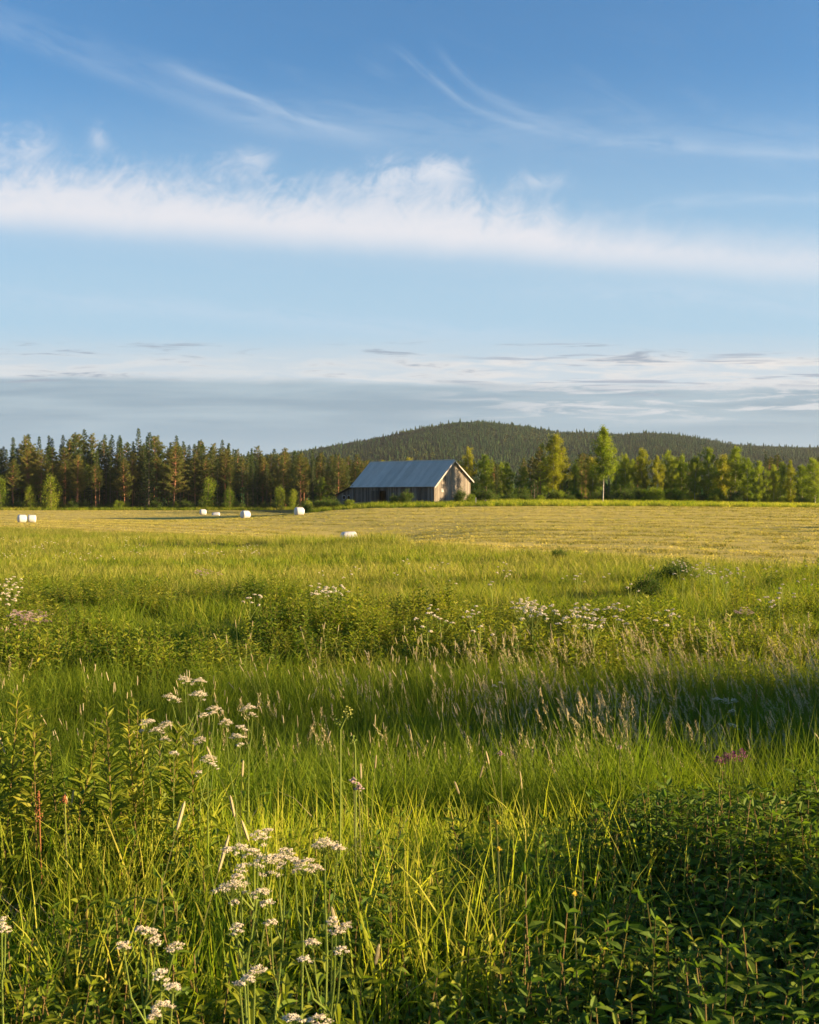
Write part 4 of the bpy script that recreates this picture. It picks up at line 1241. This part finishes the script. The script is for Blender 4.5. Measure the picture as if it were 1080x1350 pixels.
def bale(px, Y, rz, label, dia=1.3, ln=1.25, sink=.06, squash=.95):
    mb = MB(); r = dia / 2
    prof = [(-.5, .0), (-.5, .45), (-.485, .72), (-.445, .88), (-.37, .97), (-.22, 1.005), (0, 1.01), (.22, 1.005), (.37, .97), (.445, .88), (.485, .72), (.5, .45), (.5, .0)]
    n = 32; V = []
    for i, (xx, rr) in enumerate(prof):
        a = np.arange(n) / n * 2 * np.pi
        wob = 1 + .022 * np.sin(3 * a + xx * 2 + px) + .016 * np.sin(7 * a + 5 * xx) + rng.normal(0, .006, n)
        R_ = r * rr * wob; pleat = .012 * np.sin(16 * a) * (abs(xx) > .45) * (rr > .3)
        yy = R_ * np.cos(a); zz = R_ * np.sin(a) * squash
        zz = np.where(zz < -r * .86, -r * .86 + (zz + r * .86) * .15, zz)
        V.append(np.stack([np.full(n, xx * ln) + pleat, yy, zz + r * .88], 1))
    Fc = [[i * n + j, i * n + (j + 1) % n, (i + 1) * n + (j + 1) % n, (i + 1) * n + j] for i in range(len(prof) - 1) for j in range(n)]
    mb.add(np.array(V), Fc)
    o = mb.obj('hay_bale', M['bale'], smooth=True)
    p = at(px, Y); o.location = (p.x, p.y, p.z - sink); o.rotation_euler = (0, rng.normal(0, .03), rz)
    tag(o, label, 'hay bale', 'white wrapped hay bales lying on the mown field')


bale(29, 180, .55, 'white wrapped hay bale, left one of the touching pair near the left edge', 1.4, 1.35)
bale(41.8, 180.5, .35, 'white wrapped hay bale, right one of the touching pair near the left edge', 1.35, 1.3)
bale(267.5, 232, .4, 'smallest and farthest white hay bale, close to the foot of the forest', 1.3, 1.3)
bale(285, 226, .1, 'white hay bale of which only a low flat top shows above the grass', 1.2, 1.6, .5)
bale(323.5, 178, .75, 'bluish shaded white hay bale sitting in the long shadow left of the barn', 1.3, 1.4)
bale(394.5, 168, .5, 'large white hay bale standing nearest to the barn at the end of the shadow', 1.35, 1.35)
bale(460, 103, .3, 'nearest white hay bale, half hidden behind the meadow grass below the barn', 1.3, 1.45)


# small things by the barn, wire across the field
def little():
    mb = MB(); mb.box(np.array([0, 0, .5]), np.array([.16, .12, 1.2])); mb.box(np.array([0, 0, 1.13]), np.array([.2, .16, .06]))
    o = mb.obj('marker_post', M['trim']); o.location = at(627.5, 179.5); tag(o, 'small white wooden post in the grass right of the barn', 'post')
    mb = MB(); mb.box(np.array([0, 0, .4]), np.array([.1, .1, 1.0])); mb.box(np.array([0, -.07, .7]), np.array([.5, .03, .12]))
    o = mb.obj('fence_stake', M['wood_warm']); o.location = at(640.5, 180); tag(o, 'short grey stake with a cross board right of the white post', 'post')
    pole = MB(); pole.tube([[0, 0, -.5], [0, 0, 4], [0, 0, 8.0]], [.14, .12, .10], 8); pole.box(np.array([0, 0, 7.4]), np.array([.12, 1.2, .1]))
    pr = pole.obj('utility_pole', M['spruce_bark']); pp = at(-120, 262); pr.location = pp; tag(pr, 'wooden utility pole beyond the left edge of the field', 'utility pole')
    A = np.array([pp.x, pp.y, pp.z + 7.3]); B = np.array([-9.7, 200.4, 4.35]); t = np.linspace(0, 1, 24)[:, None]
    w = MB(); w.tube(A * (1 - t) + B * t - np.array([0, 0, 1]) * (2.4 * 4 * t * (1 - t)) * .8, .018, 4)
    wo = w.obj('overhead_wire', M['wood_dark']); tag(wo, 'thin overhead wire crossing in front of the left forest to the barn', 'wire')


little()


# ------------------------------------------------------------------ flowers
def head_geo(mb, c, W, nU=16, nb=14, bead=.0024, m_f=0, m_s=1, dome=.28, rays=True, axis=None):
    """one compound umbel centred at c, width W"""
    k = np.arange(nU); a = k * 2.4; q = np.sqrt((k + .5) / nU) * W / 2 * rng.uniform(.8, 1.12, nU)
    tilt = rng.normal(0, .22, 2) if axis is None else axis
    P = np.stack([q * np.cos(a), q * np.sin(a), -dome * W * (q / (W / 2)) ** 2 + rng.normal(0, .04 * W, nU)], 1)
    P[:, 2] += P[:, 0] * tilt[0] + P[:, 1] * tilt[1]
    P = P + c
    foot = np.array(c) - [0, 0, W * .55]
    if rays:
        for p in P: mb.tube([foot, foot * .45 + p * .55 - [0, 0, .004], p], [.0011, .0008, .0007], 3, m_s)
    r = W * .62 / math.sqrt(nU)
    B = (P[:, None] + rng.normal(0, .42, (nU, nb, 3)) * r * np.array([1, 1, .38])).reshape(-1, 3)
    mb.beads(B, bead * rng.uniform(.7, 1.3, len(B)), m_f)
    return foot


def umbel_plant(px0, Y0, heads, label, name='cow_parsley', group=None, floret='floret', top=None):
    root = empty(name, at(px0, Y0)); rl = np.array(root.location)
    tag(root, label, 'wild flower', group)
    pts = [np.array([(px - 540) / F * Y, Y, zpix(py, Y)]) - rl for px, py, Y, w in heads]
    tops = np.array(pts); node = np.array([tops[:, 0].mean() * .55, tops[:, 1].mean() * .6, max(.15, tops[:, 2].min() - .12) * .80])
    st = MB()
    st.tube([[0, 0, -.05], node * [.45, .45, .5], node], [.0042, .0036, .003], 6)
    order = sorted(range(len(pts)), key=lambda i: pts[i][2]); main = tops.mean(0); main[2] = tops[:, 2].max() - .03
    hi = order[-1]
    t = np.linspace(0, 1, 5)[:, None]
    mainp = node * (1 - t) + (pts[hi] - [0, 0, .03]) * t
    for i in order:
        px, py, Y, w = heads[i]; W = w / F * Y
        h = MB(); foot = head_geo(h, pts[i], W, nU=int(np.clip(W * 260, 8, 20)), nb=26, bead=.00175)
        h.obj('flower_head', [M[floret], M['umbelstem']], root)
        if i == hi: base = node
        else:
            zb = np.clip(foot[2] - .10 - rng.uniform(0, .08), node[2], mainp[-1, 2] - .04); k = np.clip((zb - node[2]) / (mainp[-1, 2] - node[2] + 1e-6), 0, .85)
            base = node * (1 - k) + mainp[-1] * k
        mid = (base + foot) / 2 + np.array([(foot - base)[0] * .18, (foot - base)[1] * .18, -.018])
        st.tube([base, mid, foot], [.0026, .0021, .0016], 5)
    # ferny leaves on the lower stem
    n = 34; tz = rng.uniform(.2, 1.0, n)[:, None]; b = node * tz
    a = np.repeat(rng.uniform(0, 6.28, 6), 6)[:n] if n <= 36 else rng.uniform(0, 6.28, n)
    d = np.stack([np.cos(a), np.sin(a), rng.uniform(.1, .8, n)], 1); d /= np.linalg.norm(d, axis=1)[:, None]
    lf = MB(); ln = rng.uniform(.0, .13, n)[:, None]
    lf.leaves(b + d * ln, d + rng.normal(0, .35, (n, 3)), rng.uniform(.03, .07, n), rng.uniform(.012, .022, n))
    st.obj('stem', M['umbelstem'], root); lf.obj('leaf', M['herb'], root)
    return root


LOW = [
    (322, 2.62, [(318, 1115, 2.62, 26), (342, 1098, 2.66, 25), (300, 1118, 2.60, 14), (352, 1093, 2.7, 18), (335, 1120, 2.63, 20)], 'white flowering plant at the top left of the low flower cluster'),
    (330, 2.50, [(303, 1163, 2.48, 44), (318, 1143, 2.52, 18), (314, 1152, 2.5, 16), (343, 1173, 2.5, 24), (313, 1221, 2.45, 18), (352, 1187, 2.5, 18), (309, 1187, 2.5, 13)], 'white flowering plant with the broad head on the left of the low cluster'),
    (362, 2.55, [(352, 1131, 2.56, 44), (368, 1127, 2.58, 28), (377, 1121, 2.6, 22), (357, 1213, 2.5, 18)], 'white flowering plant in the centre of the low flower cluster'),
    (395, 2.58, [(400, 1136, 2.56, 34), (416, 1142, 2.58, 20), (388, 1131, 2.6, 15)], 'white flowering plant between the central heads and the tall right one'),
    (425, 2.70, [(428, 1107, 2.72, 36), (445, 1113, 2.7, 20)], 'white flowering plant standing alone on the right of the low cluster'),
    (436, 2.45, [(438, 1211, 2.44, 16), (455, 1219, 2.45, 20), (443, 1223, 2.44, 18), (412, 1239, 2.42, 20), (450, 1249, 2.42, 20), (402, 1262, 2.4, 18)], 'small headed white flowering plant below the low cluster'),
    (332, 2.30, [(336, 1277, 2.28, 26), (326, 1287, 2.27, 18), (316, 1294, 2.28, 16)], 'white flowering plant with pinkish heads under the low cluster'),
    (200, 2.35, [(196, 1224, 2.36, 24), (163, 1243, 2.34, 20), (205, 1238, 2.35, 16), (229, 1246, 2.35, 22), (184, 1222, 2.36, 14)], 'white flowering plant left of the low cluster above the leaning one'),
    (214, 2.18, [(212, 1281, 2.16, 22), (228, 1297, 2.15, 22), (213, 1322, 2.12, 28), (204, 1334, 2.1, 18)], 'white flowering plant near the bottom edge, below the left small cluster'),
    (388, 2.08, [(386, 1339, 2.06, 28)], 'single white flower head at the bottom edge, left of two'),
    (420, 2.05, [(420, 1342, 2.04, 28)], 'single white flower head at the bottom edge, right of two'),
    (4, 2.5, [(2, 1214, 2.48, 16), (7, 1222, 2.46, 14)], 'white flower heads cut by the left edge of the photo'),
]
UP = [
    (250, 4.75, [(244, 893, 4.75, 20), (263, 895, 4.8, 18), (227, 916, 4.72, 22), (262, 912, 4.78, 24), (268, 941, 4.7, 12)], 'tallest white flowering plant, rising straight from the bank at the left'),
    (252, 4.62, [(283, 931, 4.65, 18), (280, 938, 4.6, 10), (262, 973, 4.6, 18)], 'white flowering plant leaning right out of the tall one'),
    (198, 4.6, [(195, 949, 4.6, 20), (206, 960, 4.58, 18), (218, 952, 4.6, 20), (187, 962, 4.6, 8), (217, 972, 4.6, 12)], 'white flowering plant with nodding heads left of the tallest one'),
    (312, 4.55, [(298, 949, 4.6, 18), (319, 957, 4.55, 16), (313, 968, 4.55, 20), (317, 980, 4.5, 10)], 'white flowering plant with hanging heads right of the tallest one'),
    (276, 4.4, [(274, 997, 4.42, 22), (281, 1006, 4.4, 12), (262, 1017, 4.4, 10)], 'low white flowering plant at the foot of the leaning one'),
    (325, 5.2, [(327, 930, 5.3, 20), (333, 940, 5.3, 12)], 'pale bluish white flower in the shade right of the tall cluster'),
    (228, 4.5, [(229, 991, 4.5, 12)], 'single small white flower low between the tall cluster plants'),
]
for a in LOW: umbel_plant(a[0], a[1], a[2], a[3])
for a in UP: umbel_plant(a[0], a[1], a[2], a[3], 'tall_cow_parsley')
umbel_plant(950, 10.5, [(945, 920, 10.5, 12), (957, 922, 10.5, 12), (968, 922, 10.6, 9), (965, 936, 10.4, 11), (967, 954, 10.3, 14)], 'white flowering plant in the shade of the ditch at the right', 'tall_cow_parsley')
umbel_plant(655, 11, [(652, 903, 11, 8), (661, 899, 11, 8)], 'faint white flower in the shaded ditch grass at the centre', 'tall_cow_parsley')


# budding stems standing out of the bank grass in the middle
def bud_stem(px, Y, pts, buds, label):
    g = at(px, Y); root = empty('budding_stem', g); tag(root, label, 'wild plant')
    gl = np.array(g); W3 = lambda p: np.array([(p[0] - 540) / F * Y, Y, zpix(p[1], Y)]) - gl
    s = MB(); s.tube([np.array([0, 0, -.05])] + [W3(p) for p in pts], np.linspace(.0055, .0028, len(pts) + 1), 6); s.obj('stem', M['umbelstem'], root)
    for b in buds:
        k = MB(); c = W3(b); j = W3(pts[-2]); k.tube([j, (j + c) / 2 + [0, 0, .01], c], [.003, .0024, .0016], 4)
        P = c + rng.normal(0, b[2], (26, 3)); k.beads(P, rng.uniform(.004, .008, 26), 1); k.obj('bud_cluster', [M['umbelstem'], M['bud']] if b[2] > .012 else [M['umbelstem'], M['umbelstem']], root)


bud_stem(447, 4.6, [(449, 1045), (449, 962), (458, 942)], [(459, 940, .013), (445, 952, .008)], 'tall budding stem with a forked yellow tip in front of the ditch')
bud_stem(469, 4.7, [(469, 1030), (468, 985), (466, 976)], [(466, 975, .009)], 'shorter budding stem right of the tall forked one')


# leafy upright plants at the left of the bank
def leafy_plant(px, top, Y, label, n=17):
    g = at(px, Y); root = empty('fireweed_plant', g); tag(root, label, 'wild plant', 'leafy upright plants on the left of the bank')
    h = zpix(top, Y) - g.z; mb = MB(); herb_geo(mb, np.array([0, 0, -.02]), h, rng.uniform(.06, .10), rng.uniform(.014, .021), n + rng.integers(0, 8), 0, 1, rng.normal(0, .11, 2), 3, up=.45, bend=.22, zstart=.2)
    o = mb.obj('leafy_stem', [M['fireweed'], M['herbstem']], root)


for i in range(15):
    leafy_plant(-10 + i * 7.6 + rng.uniform(-3, 3), [935, 928, 950, 940, 958, 962, 945, 938, 952, 962, 968, 975, 960, 985, 990][i] + rng.uniform(-5, 5), rng.uniform(4.5, 5.3), 'upright leafy plant in the yellow green stand at the left edge')
for i in range(15):
    leafy_plant(142 + i * 8.0 + rng.uniform(-3, 3), [985, 958, 935, 968, 938, 925, 960, 948, 952, 965, 975, 972, 968, 985, 980][i] + rng.uniform(-5, 5), rng.uniform(4.6, 5.4), 'upright leafy plant around the tallest white flowers')


def spike(name, px, top, Y, mat, label, cat, L=.10, r=.012, group=None, smat='stalk'):
    g = at(px, Y); h = zpix(top, Y) - g.z; root = empty(name, g); tag(root, label, cat, group)
    s = MB(); s.tube([[0, 0, -.05], [.01, 0, h * .5], [0, 0, h]], [.003, .0028, .002], 5); s.obj('stem', M[smat], root)
    k = MB(); n = 60; t = rng.random(n); P = np.stack([rng.normal(0, r, n) * (1.1 - t), rng.normal(0, r, n) * (1.1 - t), h - L + L * t], 1)
    k.beads(P, rng.uniform(.003, .006, n)); k.obj('flower_head', M[mat], root)


spike('dock_plant', 51, 1043, 4.3, 'dock', 'rust brown dock stem near the left edge of the bank', 'wild plant', .12, .008, smat='dock')
spike('dock_plant', 85, 1048, 4.3, 'dock', 'rust tipped dock stem right of the browner one', 'wild plant', .03, .008)
spike('dock_plant', 997, 908, 10.5, 'dock', 'single orange seed spike glowing in the shaded ditch grass', 'wild plant', .14, .010)
for px, py, Y, lab in ((466, 1025, 4.2, 'left of two small pink flowers in the bank grass'), (473, 1033, 4.2, 'right of two small pink flowers in the bank grass'),
                       (660, 990, 5.6, 'tiny pink flower at the top of the bank in the middle'), (817, 982, 6.3, 'tiny pink flower above the bank grass right of the middle')):
    spike('pink_flower', px, py, Y, 'pinkflower', lab, 'wild flower', .022, .010)
for i in range(12):
    spike('purple_flower', 948 + i * 2.8 + rng.uniform(-2, 2), 986 + rng.uniform(0, 14), rng.uniform(6.8, 7.2), 'purple', 'purple flower in the small clump at the foot of the ditch', 'wild flower', .035, .016, 'purple flowers in the ditch clump')
for i, (px, py, Y) in enumerate(((655, 1082, 3.8), (657, 1117, 3.5), (757, 1175, 3.0))):
    spike('yellow_flower', px, py, Y, 'yellowflower', 'small yellow flower dotted in the bank grass', 'wild flower', .010, .0035, 'yellow flowers of the bank')


# mid-distance flowers: prototypes and copies
def flower_proto(h=1.0, nh=5, W=.11, mat='floret'):
    st, hd = MB(), MB()
    st.tube([[0, 0, -.1], [0, 0, h * .7]], [.008, .006], 4)
    for k in range(nh):
        a = k * 2.4 + 1; c = np.array([math.cos(a) * .17 * (k > 0), math.sin(a) * .17 * (k > 0), h * (1 - .10 * (k > 0) * rng.uniform(.3, 1.9))])
        foot = head_geo(hd, c, W * rng.uniform(.7, 1.15), 9, 7, .009, 0, 0, rays=False)
        st.tube([[0, 0, h * .62], foot * [.7, .7, 1] + [0, 0, -.05], foot + [0, 0, .05]], [.005, .004, .003], 3)
    return st.mesh('stem', M['umbelstem']), hd.mesh('flower_head', M[mat])


WH = [flower_proto(1.0, n, .075) for n in (4, 5, 6)]
WS = [flower_proto(1.0, n, .065) for n in (2, 3)]
PK = [flower_proto(.9, 7, .12, 'pinkflower')]


def solveY(px, py, h):
    Y = np.concatenate([np.arange(12.5, 60, .25), np.arange(60, 160, 1)]); x = (px - 540) / F * Y
    r = HZ - (H(x, Y) + h - CZ) / Y * F
    k = np.where(r <= py)[0]
    return float(Y[k[0]]) if len(k) else 150.0


def far_flower(pr, px, py, h, label, group, name='cow_parsley', wide=1.0):
    Y = solveY(px, py, h); g = at(px, Y); r = empty(name, g, rng.uniform(0, 6.28)); r.scale = (wide, wide, h)
    for nm, me in (('stem', pr[0]), ('flower_head', pr[1])):
        c = bpy.data.objects.new(nm, me); COL.objects.link(c); c.parent = r
    tag(r, label, 'wild flower', group)


def flowers_in(boxes, label, group, protos, name='cow_parsley', h=(.85, 1.1), wide=1.0):
    for x0, x1, y0, y1, n in boxes:
        for i in range(n):
            far_flower(protos[rng.integers(len(protos))], rng.uniform(x0, x1), rng.uniform(y0, y1), rng.uniform(*h), label, group, name, wide * rng.uniform(.8, 1.2))


flowers_in([(668, 712, 786, 806, 9)], 'white flowering plant in the dense clump right of the middle of the far bank', 'white flowers of the dense clump', WH)
flowers_in([(715, 835, 794, 818, 14)], 'white flowering plant in the loose line right of the dense clump', 'white flowers of the loose line', WH)
flowers_in([(540, 660, 798, 830, 10)], 'white flowering plant scattered left of the dense clump', 'white flowers left of the dense clump', WS)
flowers_in([(860, 895, 800, 822, 4)], 'white flowering plant at the right end of the loose line', 'white flowers ending the loose line', WS)
flowers_in([(412, 456, 766, 778, 7)], 'white flowering plant in the small group above the leafy bank left of the middle', 'white flowers of the small left group', WH)
flowers_in([(325, 345, 778, 796, 3)], 'white flowering plant by the dark hollow in the left meadow', 'white flowers by the dark hollow', WS)
flowers_in([(0, 22, 760, 785, 5)], 'white flowering plant in the left meadow at the edge of the photo', 'white flowers at the left edge', WH)
flowers_in([(885, 935, 739, 758, 16), (935, 985, 745, 760, 8)], 'white flowering plant beside the dark willow shrub in the right meadow', 'white flowers by the willow shrub', WS)
flowers_in([(0, 190, 706, 735, 36)], 'tiny white flowering plant sprinkled over the far left meadow', 'white flowers of the far left meadow', WS)
flowers_in([(235, 345, 717, 730, 16)], 'tiny white flowering plant along the furrow in the left meadow', 'white flowers along the furrow', WS)
flowers_in([(345, 860, 735, 775, 18), (1000, 1075, 735, 800, 9)], 'tiny white flowering plant dotted over the middle of the meadow', 'white flowers dotted over the meadow', WS)
flowers_in([(18, 64, 799, 809, 14)], 'pale pink flowering plant in the low clump at the left of the far bank', 'pink flowers of the left clump', PK, 'pink_flower', (.6, .75), .9)
flowers_in([(258, 290, 748, 753, 6), (975, 988, 795, 799, 3), (5, 60, 813, 820, 2)], 'dull pink flowering plant lying low in the meadow', 'dull pink flowers of the meadow', PK, 'pink_flower', (.55, .7), .7)


# ------------------------------------------------------------------ air
def haze():
    m, nt, out = newmat('haze')
    v = nt.nodes.new('ShaderNodeVolumePrincipled'); v.inputs['Density'].default_value = .000035
    v.inputs['Color'].default_value = (.86, .90, 1.0, 1); v.inputs['Anisotropy'].default_value = .2
    nt.links.new(v.outputs[0], out.inputs['Volume'])
    mb = MB(); mb.box(np.array([0, 2300, 98.0]), np.array([6400, 4800, 216.0]))
    o = mb.obj('haze', m); tag(o, 'thin pale evening haze lying between the field and the hill', 'haze', kind='stuff')


haze()
